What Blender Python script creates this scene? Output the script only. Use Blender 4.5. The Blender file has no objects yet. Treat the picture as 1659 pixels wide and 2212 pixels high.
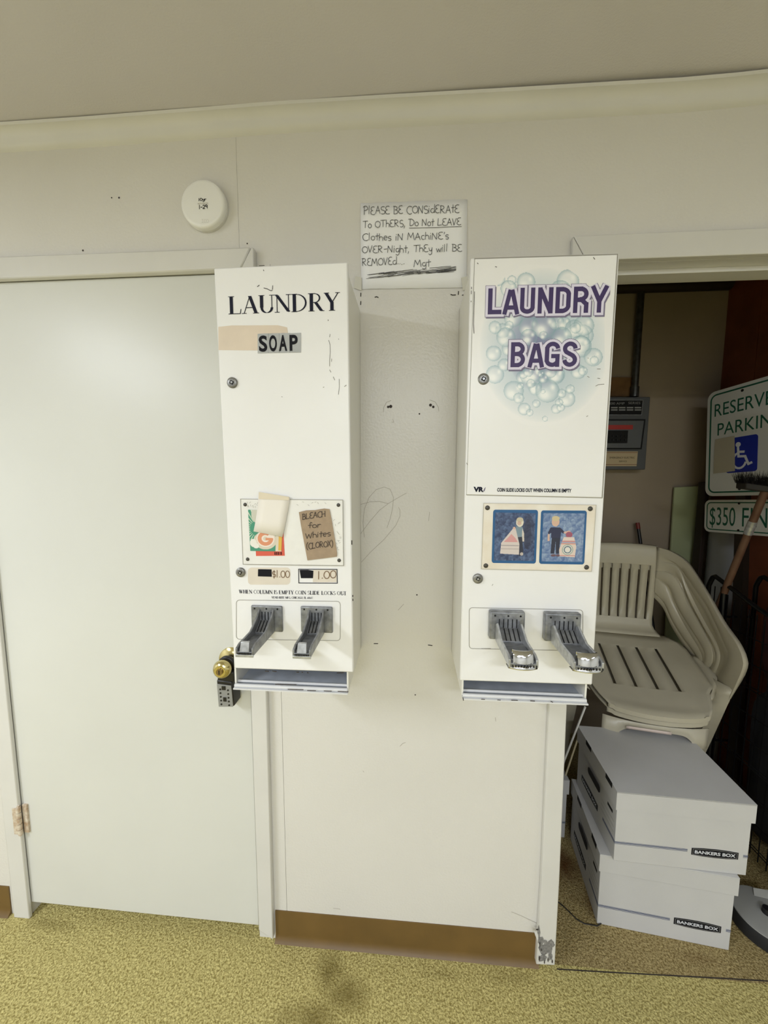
import bpy, bmesh, math, random
import numpy as np
from mathutils import Vector, Matrix
random.seed(7)
SC = bpy.context.scene
COL = SC.collection
W_, H_ = 1659.0, 2212.0
# ------------------------------------------------------------------ camera
FPX, YAW, PITCH, ROLL = 816.279, -0.0734880777, -0.0984586419, 0.00234148319
CAM = Vector((0.0, -1.06, 1.503))
def cam_axes():
    cy, sy, cp, sp, cr, sr = math.cos(YAW), math.sin(YAW), math.cos(PITCH), math.sin(PITCH), math.cos(ROLL), math.sin(ROLL)
    f = Vector((sy*cp, cy*cp, sp)); r = Vector((cy, -sy, 0)); u = r.cross(f)
    return cr*r+sr*u, -sr*r+cr*u, f
RX, UX, FX = cam_axes()
cd = bpy.data.cameras.new('camera'); cam = bpy.data.objects.new('camera', cd); COL.objects.link(cam)
cd.sensor_fit = 'HORIZONTAL'; cd.sensor_width = 36.0; cd.lens = FPX/W_*36.0; cd.clip_start = 0.02; cd.clip_end = 60
m3 = Matrix((RX, UX, -FX)).transposed(); cam.matrix_world = Matrix.Translation(CAM) @ m3.to_4x4()
SC.camera = cam
# ------------------------------------------------------------------ world, exposure
SC.view_settings.view_transform = 'Standard'; SC.view_settings.look = 'None'
SC.view_settings.gamma = 1.0; SC.view_settings.use_curve_mapping = False
SC.view_settings.exposure = 0.15
wd = bpy.data.worlds.new('world'); SC.world = wd; wd.use_nodes = True
wd.node_tree.nodes['Background'].inputs[0].default_value = (0.6, 0.62, 0.65, 1)
wd.node_tree.nodes['Background'].inputs[1].default_value = 0.3
# lamp wattages of the ceiling fluorescents (x, y, turn, watts); built by ceiling_lamp() below
LAMPS = [(-2.15, -1.95, 1, 54), (0.15, -3.0, 0, 48), (2.2, -2.1, 1, 7), (-0.9, -4.3, 0, 24), (1.4, -4.6, 0, 14)]
CEIL = 2.435

# ------------------------------------------------------------------ helpers
def ray(px, py): return RX*(px-W_/2) - UX*(py-H_/2) + FX*FPX
def at(px, py, Y=0.0):
    v = ray(px, py); return CAM + v*((Y-CAM.y)/v.y)
def atz(px, py, Z=0.0):
    v = ray(px, py); return CAM + v*((Z-CAM.z)/v.z)
def lin(c):
    return tuple(((x/255)/12.92 if x/255 <= .04045 else ((x/255+.055)/1.055)**2.4) for x in c)
def vlerp(a, b, t): return a+(b-a)*t

MATS = {}
def mat(name, c, rough=.5, metal=0., var=0., vscale=6., bump=0., bscale=200., c2=None, spec=.5, coat=0.):
    if name in MATS: return MATS[name]
    m = bpy.data.materials.new(name); m.use_nodes = True; nt = m.node_tree; b = nt.nodes['Principled BSDF']
    col = (*lin(c), 1); b.inputs['Base Color'].default_value = col
    b.inputs['Roughness'].default_value = rough; b.inputs['Metallic'].default_value = metal
    b.inputs['Specular IOR Level'].default_value = spec
    if coat: b.inputs['Coat Weight'].default_value = coat; b.inputs['Coat Roughness'].default_value = .15
    if var or c2 or bump:
        tc = nt.nodes.new('ShaderNodeTexCoord')
    if var or c2:
        n = nt.nodes.new('ShaderNodeTexNoise'); n.inputs['Scale'].default_value = vscale; n.inputs['Detail'].default_value = 6
        nt.links.new(tc.outputs['Object'], n.inputs['Vector'])
        r = nt.nodes.new('ShaderNodeValToRGB'); r.color_ramp.elements[0].position = .3; r.color_ramp.elements[1].position = .7
        if c2 is None: c2 = tuple(max(0, x*(1-var)) for x in c)
        r.color_ramp.elements[0].color = (*lin(c2), 1); r.color_ramp.elements[1].color = col
        nt.links.new(n.outputs['Fac'], r.inputs['Fac']); nt.links.new(r.outputs['Color'], b.inputs['Base Color'])
    if bump:
        n2 = nt.nodes.new('ShaderNodeTexNoise'); n2.inputs['Scale'].default_value = bscale; n2.inputs['Detail'].default_value = 3
        nt.links.new(tc.outputs['Object'], n2.inputs['Vector'])
        bp = nt.nodes.new('ShaderNodeBump'); bp.inputs['Strength'].default_value = bump; bp.inputs['Distance'].default_value = .002
        nt.links.new(n2.outputs['Fac'], bp.inputs['Height']); nt.links.new(bp.outputs['Normal'], b.inputs['Normal'])
    MATS[name] = m; return m
def emis(name, c, s):
    m = bpy.data.materials.new(name); m.use_nodes = True; b = m.node_tree.nodes['Principled BSDF']
    b.inputs['Base Color'].default_value = (*lin(c), 1); b.inputs['Emission Color'].default_value = (*lin(c), 1)
    b.inputs['Emission Strength'].default_value = s; return m
def vcol_mat(name, rough=.5):
    if name in MATS: return MATS[name]
    m = bpy.data.materials.new(name); m.use_nodes = True; nt = m.node_tree; b = nt.nodes['Principled BSDF']
    a = nt.nodes.new('ShaderNodeAttribute'); a.attribute_name = 'Col'
    nt.links.new(a.outputs['Color'], b.inputs['Base Color']); b.inputs['Roughness'].default_value = rough
    MATS[name] = m; return m

def rr2(w, h, r, n=6):
    pts = []
    for cx, cy, a0 in ((w-r, h-r, 0), (r, h-r, 90), (r, r, 180), (w-r, r, 270)):
        for k in range(n+1):
            a = math.radians(a0+90*k/n); pts.append((cx+r*math.cos(a), cy+r*math.sin(a)))
    return pts
class MB:
    def __init__(s): s.v = []; s.f = []; s.sm = []
    def face(s, pts, sm=False):
        k = len(s.v); s.v += [Vector(p) for p in pts]; s.f.append(tuple(range(k, k+len(pts)))); s.sm.append(sm); return s
    def prism(s, pts, d, sm=False):
        """front polygon pts (counter-clockwise seen from outside), extruded by vector d (away from the viewer)"""
        pts = [Vector(p) for p in pts]; d = Vector(d); n = len(pts); k = len(s.v)
        s.v += pts + [p+d for p in pts]
        s.f.append(tuple(range(k, k+n))); s.sm.append(False)
        s.f.append(tuple(range(k+2*n-1, k+n-1, -1))); s.sm.append(False)
        for i in range(n):
            j = (i+1) % n; s.f.append((k+i, k+n+i, k+n+j, k+j)); s.sm.append(sm)
        return s
    def box(s, a, b):
        x0, y0, z0 = [min(a[i], b[i]) for i in range(3)]; x1, y1, z1 = [max(a[i], b[i]) for i in range(3)]
        return s.prism([(x0, y0, z0), (x1, y0, z0), (x1, y0, z1), (x0, y0, z1)], (0, y1-y0, 0))
    def obox(s, o, U, V, N):
        o, U, V, N = map(Vector, (o, U, V, N)); return s.prism([o, o+U, o+U+V, o+V], N)
    def lathe(s, o, axis, prof, n=24, sm=True):
        """prof: (distance along axis, radius)"""
        o = Vector(o); ax = Vector(axis).normalized(); t = Vector((0, 0, 1)) if abs(ax.z) < .9 else Vector((1, 0, 0))
        a = ax.cross(t).normalized(); b = ax.cross(a); k = len(s.v)
        for h, r in prof:
            for i in range(n):
                w = 2*math.pi*i/n; s.v.append(o+ax*h+(a*math.cos(w)+b*math.sin(w))*r)
        for j in range(len(prof)-1):
            for i in range(n):
                i2 = (i+1) % n; s.f.append((k+j*n+i, k+j*n+i2, k+(j+1)*n+i2, k+(j+1)*n+i)); s.sm.append(sm)
        s.f.append(tuple(range(k+n-1, k-1, -1))); s.sm.append(False)
        e = k+(len(prof)-1)*n; s.f.append(tuple(range(e, e+n))); s.sm.append(False)
        return s
    def cyl(s, a, b, r, n=16, r2=None):
        a, b = Vector(a), Vector(b); return s.lathe(a, b-a, [(0, r), ((b-a).length, r if r2 is None else r2)], n)
    def tube(s, path, r, n=8):
        path = [Vector(p) for p in path]; k = len(s.v); m = len(path)
        T0 = (path[1]-path[0]).normalized(); up = Vector((0, 0, 1)) if abs(T0.z) < .9 else Vector((1, 0, 0))
        a = T0.cross(up).normalized()
        for i, p in enumerate(path):
            T = (path[min(i+1, m-1)]-path[max(i-1, 0)]).normalized(); a = (a-T*a.dot(T)).normalized(); b = T.cross(a)
            rr = r[i] if isinstance(r, (list, tuple)) else r
            for q in range(n):
                w = 2*math.pi*q/n; s.v.append(p+(a*math.cos(w)+b*math.sin(w))*rr)
        for i in range(m-1):
            for q in range(n):
                q2 = (q+1) % n; s.f.append((k+i*n+q, k+i*n+q2, k+(i+1)*n+q2, k+(i+1)*n+q)); s.sm.append(True)
        s.f.append(tuple(range(k+n-1, k-1, -1))); s.sm.append(False)
        s.f.append(tuple(range(k+(m-1)*n, k+m*n))); s.sm.append(False)
        return s
    def grid(s, rows, sm=True, skip=None):
        k = len(s.v); R = len(rows); Cn = len(rows[0])
        for r in rows: s.v += [Vector(p) for p in r]
        for i in range(R-1):
            for j in range(Cn-1):
                if skip and skip(i, j): continue
                s.f.append((k+i*Cn+j, k+i*Cn+j+1, k+(i+1)*Cn+j+1, k+(i+1)*Cn+j)); s.sm.append(sm)
        return s
    def ribbon(s, pts, U, V, O, w, ext=.35):
        """flat pen stroke: 2-D points in the (U,V) frame at O"""
        for i in range(len(pts)-1):
            a = Vector(pts[i]); b = Vector(pts[i+1]); d = b-a
            if d.length < 1e-9: continue
            d.normalize(); n = Vector((-d.y, d.x))*w/2; e = d*w*ext; lift = U.cross(V).normalized()*(1.2e-5*(len(s.f) % 19))
            q = [a-n-e, b-n+e, b+n+e, a+n-e]
            s.face([O+U*p.x+V*p.y+lift for p in q])
        return s
    def build(s, name, material, parent=None, origin=None, bevel=0, recalc=True, solid=0, kind=None, wn=False):
        me = bpy.data.meshes.new(name); pw = WL.get(parent, Vector((0, 0, 0))) if parent else Vector((0, 0, 0))
        if origin is None: origin = pw if parent else s.base()
        origin = Vector(origin)
        me.from_pydata([tuple(v-origin) for v in s.v], [], s.f); me.polygons.foreach_set('use_smooth', s.sm)
        if recalc:
            bm = bmesh.new(); bm.from_mesh(me); bmesh.ops.remove_doubles(bm, verts=bm.verts, dist=1e-6)
            bmesh.ops.recalc_face_normals(bm, faces=bm.faces); bm.to_mesh(me); bm.free()
        me.materials.append(material); me.update(); me.set_sharp_from_angle(angle=math.radians(50))
        o = bpy.data.objects.new(name, me); COL.objects.link(o)
        if parent: o.parent = parent; o.location = origin-pw
        else: o.location = origin
        WL[o] = origin
        if solid:
            md = o.modifiers.new('solid', 'SOLIDIFY'); md.thickness = solid; md.offset = 0 if solid >= .003 else -1
        if bevel:
            md = o.modifiers.new('bevel', 'BEVEL'); md.width = bevel; md.segments = 2; md.limit_method = 'ANGLE'; md.angle_limit = math.radians(40)
        if kind: o['kind'] = kind
        return o
    def base(s):
        xs = [v.x for v in s.v]; ys = [v.y for v in s.v]; zs = [v.z for v in s.v]
        return Vector(((min(xs)+max(xs))/2, (min(ys)+max(ys))/2, min(zs)))
WL = {}
def thing(name, loc, label, cat, group=None):
    o = bpy.data.objects.new(name, None); COL.objects.link(o); o.location = loc; o.empty_display_size = .05
    WL[o] = Vector(loc); return tag(o, label, cat, group)
def tag(o, label, cat, group=None):
    o['label'] = label; o['category'] = cat
    if group: o['group'] = group
    return o
def struct(name, mb, m, bevel=0, origin=None):
    o = mb.build(name, m, None, origin=origin, bevel=bevel); o['kind'] = 'structure'; return o
def pxq(Y, *pts): return [at(x, y, Y) for x, y in pts]
def slab(mb, Y, th, *pts):
    """pts go bottom-left, bottom-right, top-right, top-left (or any counter-clockwise outline)"""
    return mb.prism(pxq(Y, *pts), (0, th, 0))

# --- lettering
def text_mb(s, bold=0., track=1.):
    cu = bpy.data.curves.new('t', 'FONT'); cu.body = s; cu.size = 1; cu.offset = bold; cu.space_character = track; cu.resolution_u = 4
    o = bpy.data.objects.new('t', cu); COL.objects.link(o); dg = bpy.context.evaluated_depsgraph_get()
    me = o.evaluated_get(dg).to_mesh(); vs = [Vector(v.co) for v in me.vertices]; fs = [tuple(p.vertices) for p in me.polygons]
    o.evaluated_get(dg).to_mesh_clear(); bpy.data.objects.remove(o); bpy.data.curves.remove(cu); return vs, fs
_tc = {}
def letters(name, s, O, U, V, m, parent, bold=0., eps=.0005, ref=None, track=1., N=None):
    """text whose baseline runs along U (full length) with capital height V, standing eps off the surface at O"""
    key = (s, bold, track)
    if key not in _tc: _tc[key] = text_mb(s, bold, track)
    if (s, 0., track) not in _tc: _tc[(s, 0., track)] = text_mb(s, 0., track)
    vs, fs = _tc[key]; rv = _tc[(s, 0., track)][0]
    x0 = min(v.x for v in rv); x1 = max(v.x for v in rv); cap = .70
    N = N or V.cross(U).normalized(); N = Vector(N)
    mb = MB(); mb.v = [O+U*((v.x-x0)/(x1-x0))+V*(v.y/cap)+N*eps for v in vs]; mb.f = fs; mb.sm = [False]*len(fs)
    par = list(range(len(vs)))          # lift each letter a hair above its neighbour so overlapping outlines do not fight
    def find(i):
        while par[i] != i: par[i] = par[par[i]]; i = par[i]
        return i
    for f in fs:
        for q in f[1:]: par[find(q)] = find(f[0])
    roots = {}
    for i in range(len(vs)):
        k = roots.setdefault(find(i), len(roots)); mb.v[i] = mb.v[i]+N*(2e-5*(k % 12))
    return mb.build(name, m, parent, recalc=False)
def pxletters(name, s, Y, p0, p1, h, m, parent, bold=0., eps=.0005, track=1.):
    a = at(*p0, Y); b = at(*p1, Y); c = at(p0[0], p0[1]-h, Y); V = Vector((0, 0, (c-a).z))
    return letters(name, s, a, b-a, V, m, parent, bold, eps, track=track, N=(0, -1, 0))

def arc(cx, cy, rx, ry, a0, a1, n=10):
    return [(cx+rx*math.cos(math.radians(a0+(a1-a0)*i/n)), cy+ry*math.sin(math.radians(a0+(a1-a0)*i/n))) for i in range(n+1)]
# hand-printed letters: (advance, [polylines]) on a unit-high body
PEN = {
 'A': (.7, [[(0, 0), (.3, 1), (.6, 0)], [(.1, .38), (.52, .42)]]), 'B': (.65, [[(.08, 0), (.1, 1)], [(0, 1)]+arc(.15, .76, .33, .24, 90, -80)+arc(.15, .27, .4, .28, 80, -95)]),
 'C': (.7, [arc(.4, .5, .38, .52, 50, 310, 14)]), 'D': (.75, [[(.1, 0), (.12, 1)], [(-.1, .98)]+arc(.15, .5, .5, .5, 90, -90)]),
 'E': (.6, [arc(.32, .76, .28, .26, 55, 255)+arc(.32, .26, .32, .28, 100, 310)]), 'H': (.65, [[(0, 0), (0, 1)], [(.5, 0), (.5, 1)], [(0, .5), (.5, .52)]]),
 'L': (.6, [[(.05, 1), (0, 0), (.5, .05)]]), 'M': (.85, [[(0, 0), (.12, 1), (.38, .3), (.62, 1), (.75, 0)]]), 'N': (.7, [[(0, 0), (.05, .95), (.5, .05), (.55, 1)]]),
 'O': (.75, [arc(.35, .48, .34, .46, 90, 460, 16)]), 'P': (.65, [[(.1, -.1), (.12, 1)], [(-.02, .9)]+arc(.2, .74, .34, .28, 100, -110)]),
 'R': (.7, [[(.06, 0), (.08, 1)], [(0, .95)]+arc(.15, .75, .32, .25, 85, -100)+[(.55, 0)]]), 'S': (.55, [arc(.26, .75, .24, .25, 40, 250)+arc(.24, .26, .26, .26, 80, -130)]),
 'T': (.7, [[(0, .97), (.65, 1)], [(.33, .98), (.3, 0)]]), 'V': (.6, [[(0, .95), (.22, 0), (.5, 1)]]), 'W': (.85, [[(0, .9), (.18, 0), (.38, .7), (.58, 0), (.78, .95)]]),
 'X': (.6, [[(0, 0), (.5, 1)], [(.02, 1), (.52, 0)]]),
 'l': (.28, [[(.08, 1.08), (.05, 0)]]), 'i': (.26, [[(.08, .62), (.06, 0)], [(.1, .85), (.12, .9)]]), 'o': (.52, [arc(.23, .3, .22, .3, 90, 450, 12)]),
 'd': (.6, [arc(.25, .28, .22, .28, 60, 360, 12), [(.5, 1.1), (.48, 0)]]), 't': (.42, [[(.2, 1.0), (.18, 0)], [(0, .62), (.4, .68)]]), 'h': (.52, [[(.05, 1.05), (.02, 0)], arc(.22, .3, .2, .28, 170, 0)+[(.43, 0)]]),
 'e': (.5, [[(.04, .3), (.4, .36)]+arc(.22, .3, .2, .3, 20, 310, 12)]), 's': (.42, [arc(.2, .46, .17, .16, 40, 250)+arc(.18, .15, .18, .16, 80, -130)]),
 'c': (.45, [arc(.24, .3, .21, .3, 55, 305, 10)]), 'w': (.62, [[(0, .5), (.12, 0), (.27, .42), (.42, 0), (.56, .55)]]), 'y': (.5, [[(.03, .6), (.1, .2), (.3, .15), (.4, .6)], [(.4, .6), (.34, -.3), (.15, -.45), (.02, -.3)]]),
 'g': (.52, [arc(.22, .32, .19, .27, 60, 360, 12), [(.42, .6), (.42, -.25), (.25, -.42), (.05, -.3)]]), 'f': (.45, [[(.42, .95), (.28, 1.05), (.2, .85), (.18, 0)], [(0, .5), (.38, .54)]]),
 'r': (.42, [[(.05, .6), (.05, 0)], [(.05, .4), (.2, .58), (.36, .55)]]), 'n': (.5, [[(.04, .6), (.02, 0)], arc(.22, .3, .2, .27, 170, 0)+[(.43, 0)]]),
 'a': (.5, [[(0, 0), (.2, .65), (.42, 0)], [(.08, .25), (.36, .27)]]),
 'v': (.42, [[(0, .6), (.16, 0), (.36, .62)]]), 'm': (.7, [[(.02, 0), (.05, .55), (.2, .55), (.28, 0)], [(.28, .4), (.42, .58), (.55, .5), (.58, 0)]]),
 ',': (.3, [[(.12, .12), (.04, -.2)]]), '.': (.26, [[(.08, .02), (.13, .06)]]), '-': (.5, [[(.05, .42), (.4, .45)]]), "'": (.2, [[(.1, 1.05), (.06, .8)]]),
 '(': (.4, [arc(.45, .4, .4, .75, 120, 240)]), ')': (.4, [arc(-.1, .4, .4, .75, 60, -60)]), ' ': (.42, []),
 '0': (.62, [arc(.28, .5, .27, .48, 90, 455, 16)]), '1': (.35, [[(.12, 1.0), (.1, 0)]]), '2': (.55, [arc(.22, .72, .2, .26, 160, -20)+[(0, 0), (.45, .03)]]),
 '9': (.5, [arc(.2, .7, .19, .24, 0, 360, 12), [(.4, .75), (.36, 0)]]), '$': (.5, [arc(.2, .68, .2, .22, 30, 250)+arc(.2, .3, .2, .22, 80, -140), [(.22, 1.05), (.18, -.1)]]),
}
def pen(name, s, O, U, V, m, parent, w=.0012, jit=.012, N=(0, -1, 0), eps=.0006):
    adv = sum(PEN[c][0] for c in s); mb = MB(); x = 0; rnd = random.Random(s)
    UL = U.length; VL = V.length; un = U.normalized(); vn = V.normalized(); sx = UL/adv; O = O+Vector(N)*eps
    for c in s:
        a, pls = PEN[c]; dy = rnd.uniform(-.06, .06)
        for pl in pls:
            mb.ribbon([((x+p[0]+rnd.uniform(-jit, jit))*sx, (p[1]+dy+rnd.uniform(-jit, jit))*VL) for p in pl], un, vn, O, w)
        x += a
    return mb.build(name, m, parent, recalc=False)
def pxpen(name, s, Y, p0, p1, h, m, parent, w=.0012, **k):
    a = at(*p0, Y); b = at(*p1, Y); c = at(p0[0], p0[1]-h, Y)
    return pen(name, s, a, b-a, Vector((0, 0, (c-a).z)), m, parent, w, **k)
# roman capitals with thick and thin strokes and serifs
def _s(x0, y0, x1, y1, w): return ('l', x0, y0, x1, y1, w)
TK, TN = .19, .045
def ser(x, y, w=.34): return _s(x-w/2, y, x+w/2, y, .035)
ROM = {
 'L': (.78, [_s(.18, 0, .18, 1, TK), ser(.18, 1), _s(0, 0, .7, 0, .04), _s(.68, 0, .72, .26, TN)]),
 'A': (.95, [_s(.12, 0, .46, 1, TN), _s(.46, 1, .8, 0, TK), _s(.22, .33, .68, .33, TN), ser(.12, 0, .28), ser(.8, 0, .34)]),
 'U': (.9, [_s(.18, .3, .18, 1, TK), ser(.18, 1), ser(.76, 1, .28), _s(.76, .3, .76, 1, TN), ('a', .47, .3, .29, .3, 180, 360, .17)]),
 'N': (.95, [_s(.15, 0, .15, 1, TN), _s(.15, .98, .8, .02, TK), _s(.8, 0, .8, 1, TN), ser(.15, 0, .28), ser(.1, 1, .2), ser(.8, 1, .28)]),
 'D': (.95, [_s(.18, 0, .18, 1, TK), ser(.14, 0, .26), ser(.14, 1, .26), ('a', .3, .5, .52, .49, 90, -90, .12), _s(.1, 1, .34, 1, TN), _s(.1, 0, .34, 0, TN)]),
 'R': (.9, [_s(.18, 0, .18, 1, TK), ser(.18, 0), ser(.12, 1, .24), ('a', .36, .74, .28, .25, 90, -90, .11), _s(.1, 1, .4, 1, TN), _s(.18, .49, .4, .49, TN), _s(.42, .48, .74, 0, TK), ser(.8, 0, .2)]),
 'Y': (.85, [_s(.42, 0, .42, .48, TK), ser(.42, 0), _s(.10, 1, .42, .44, TK), _s(.76, 1, .42, .44, TN*1.3), ser(.12, 1, .3), ser(.74, 1, .26)]),
 'W': (1.25, [_s(.12, 1, .38, 0, TK), _s(.38, 0, .6, 1, TN), _s(.55, 1, .82, 0, TK), _s(.82, 0, 1.08, 1, TN), ser(.12, 1, .26), ser(1.08, 1, .24)]),
 'H': (.95, [_s(.16, 0, .16, 1, TK), _s(.76, 0, .76, 1, TK), _s(.16, .5, .76, .5, TN), ser(.16, 0, .3), ser(.16, 1, .3), ser(.76, 0, .3), ser(.76, 1, .3)]),
 'E': (.75, [_s(.16, 0, .16, 1, TK), _s(.05, 1, .6, 1, TN), _s(.05, 0, .64, 0, TN), _s(.16, .5, .5, .5, TN)]),
 'C': (.85, [('a', .46, .5, .38, .49, 45, 315, .1)]), 'O': (.95, [('a', .45, .5, .39, .49, 0, 360, .1)]), 'G': (.9, [('a', .46, .5, .38, .49, 45, 330, .1), _s(.76, 0, .76, .4, TK), _s(.58, .4, .86, .4, TN)]),
 'M': (1.1, [_s(.14, 0, .14, 1, TN), _s(.14, 1, .52, 0, TK), _s(.52, 0, .9, 1, TN), _s(.9, 0, .9, 1, TK), ser(.14, 0, .26), ser(.9, 0, .3)]),
 'I': (.4, [_s(.18, 0, .18, 1, TK), ser(.18, 0), ser(.18, 1)]), 'S': (.65, [('a', .3, .74, .2, .24, 30, 250, .09), ('a', .3, .25, .23, .25, 80, -150, .1)]),
 'P': (.8, [_s(.18, 0, .18, 1, TK), ser(.18, 0), _s(.1, 1, .4, 1, TN), ('a', .36, .73, .28, .26, 90, -90, .11), _s(.18, .47, .4, .47, TN)]),
 'T': (.8, [_s(.38, 0, .38, 1, TK), ser(.38, 0), _s(.04, 1, .72, 1, .06)]), 'K': (.85, [_s(.16, 0, .16, 1, TK), ser(.16, 0, .3), ser(.16, 1, .3), _s(.2, .42, .7, 1, TN), _s(.34, .56, .74, 0, TK)]),
 'V': (.85, [_s(.1, 1, .42, 0, TK), _s(.42, 0, .74, 1, TN), ser(.1, 1, .28), ser(.74, 1, .24)]), 'F': (.7, [_s(.16, 0, .16, 1, TK), _s(.05, 1, .6, 1, TN), _s(.16, .5, .48, .5, TN), ser(.16, 0)]),
 '.': (.25, [_s(.1, 0, .1, .1, .1)]), ',': (.25, [_s(.12, .08, .08, -.12, .07)]), ' ': (.4, []),
 '6': (.6, [('a', .28, .28, .22, .27, 0, 360, .09), _s(.08, .3, .3, 1, .07)]), '0': (.6, [('a', .28, .5, .22, .49, 0, 360, .09)]), '4': (.6, [_s(.38, 0, .38, 1, .1), _s(.05, .3, .38, 1, .05), _s(.05, .3, .52, .3, .05)]), '7': (.55, [_s(.05, 1, .5, 1, .07), _s(.5, 1, .2, 0, .08)]),
}
def roman(name, s, Y, p0, p1, h, m, parent, eps=.0006, fat=0.):
    a = at(*p0, Y); b = at(*p1, Y); U = b-a; c = at(p0[0], p0[1]-h, Y); hz = (c-a).z
    adv = sum(ROM[c][0] for c in s); sx = U.length/adv; un = U.normalized(); mb = MB(); x = 0; O = a+Vector((0, -eps, 0)); Z = Vector((0, 0, 1))
    P = lambda q: O+un*(q[0]*sx)+Z*(q[1]*hz)
    for ch in s:
        ad, els = ROM[ch]
        for e in els:
            if e[0] == 'l':
                _, x0, y0, x1, y1, w = e; w += fat
                if abs(y1-y0) < 1e-6: q = [(x0, y0-w/2), (x1, y0-w/2), (x1, y0+w/2), (x0, y0+w/2)]
                else: q = [(x0-w/2, y0), (x0+w/2, y0), (x1+w/2, y1), (x1-w/2, y1)]
                q = [(x+t[0], min(max(t[1], -.13), 1.02)) for t in q]; lf = Vector((0, -1.2e-5*(len(mb.f) % 19), 0)); mb.face([P(t)+lf for t in q])
            else:
                _, cx, cy, rx, ry, a0, a1, w = e; w += fat*1.5; A = arc(x+cx, cy, rx, ry, a0, a1, 12)
                for i in range(12):
                    def off(p):
                        dx, dy = (p[0]-x-cx)/rx, (p[1]-cy)/ry; ww = TN*.5+fat+(w-TN)*abs(dx)
                        return (p[0]-dx*ww/2, p[1]-dy*ww/2), (p[0]+dx*ww/2, p[1]+dy*ww/2)
                    i0, o0 = off(A[i]); i1, o1 = off(A[i+1]); mb.face([P(i0), P(i1), P(o1), P(o0)])
        x += ad
    return mb.build(name, m, parent, recalc=False)

def _u(w): return w/2
BLK = {
 'L': (.50, [('l', [(0, 1), (0, 0)]), ('l', [(0, 0), (.33, 0)])]), 'A': (.60, [('d', [(.0, -.1), (.19, 1)]), ('d', [(.25, 1), (.44, -.1)]), ('d', [(.08, .20), (.36, .20)])]),
 'U': (.60, [('l', [(0, 1), (0, .25)]), ('c', arc(.18, .2, .18, .2, 180, 360, 12)), ('l', [(.36, .25), (.36, 1)])]),
 'N': (.60, [('l', [(0, 0), (0, 1)]), ('d', [(.0, 1.05), (.37, -.05)]), ('l', [(.37, 0), (.37, 1)])]),
 'D': (.60, [('l', [(0, 0), (0, 1)]), ('l', [(0, 1), (.12, 1)]), ('c', arc(.14, .76, .22, .24, 90, 0, 8)), ('l', [(.36, .72), (.36, .28)]), ('c', arc(.14, .24, .22, .24, 0, -90, 8)), ('l', [(.12, 0), (0, 0)])]),
 'R': (.60, [('l', [(0, 0), (0, 1)]), ('l', [(0, 1), (.16, 1)]), ('c', arc(.16, .76, .19, .24, 90, -90, 12)), ('l', [(.16, .50), (0, .50)]), ('d', [(.2, .5), (.36, .3)]), ('l', [(.36, .28), (.36, 0)])]),
 'Y': (.56, [('d', [(-.04, 1.1), (.19, .42)]), ('d', [(.42, 1.1), (.19, .42)]), ('l', [(.19, .4), (.19, 0)])]),
 'B': (.60, [('l', [(0, 0), (0, 1)]), ('l', [(0, 1), (.16, 1)]), ('c', arc(.16, .77, .18, .23, 90, -90, 12)), ('l', [(.16, .53), (0, .53)]), ('c', arc(.16, .265, .20, .265, 90, -90, 12)), ('l', [(.16, 0), (0, 0)])]),
 'G': (.62, [('c', arc(.19, .76, .19, .24, 10, 180, 12)), ('l', [(0, .76), (0, .24)]), ('c', arc(.19, .24, .19, .24, 180, 330, 12)), ('l', [(.37, .42), (.37, 0)]), ('l', [(.22, .42), (.37, .42)])]),
 'S': (.56, [('c', arc(.18, .77, .18, .23, 5, 230, 14)), ('d', [(.06, .60), (.30, .42)]), ('c', arc(.18, .23, .18, .23, 50, -175, 14))]),
 ' ': (.3, [])}
def block_quads(s, L, hz, sw, grow):
    adv = sum(BLK[q][0] for q in s)-(.60-.37)+sw*.5; sx = L/adv; x = sw*sx/2; w0 = sw*hz*.9; out = []
    for ch_ in s:
        ad, els = BLK[ch_]
        for kd, pl in els:
            t = MB(); t.ribbon([(x+p[0]*sx, w0/2+p[1]*(hz-w0)) for p in pl], Vector((1, 0, 0)), Vector((0, 1, 0)), Vector((0, 0, 0)), w0+grow, {'l': .5, 'd': .12, 'c': .12}[kd])
            for f in t.f: out.append([(t.v[i].x, t.v[i].y) for i in f])
        x += ad*sx
    return out
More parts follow.
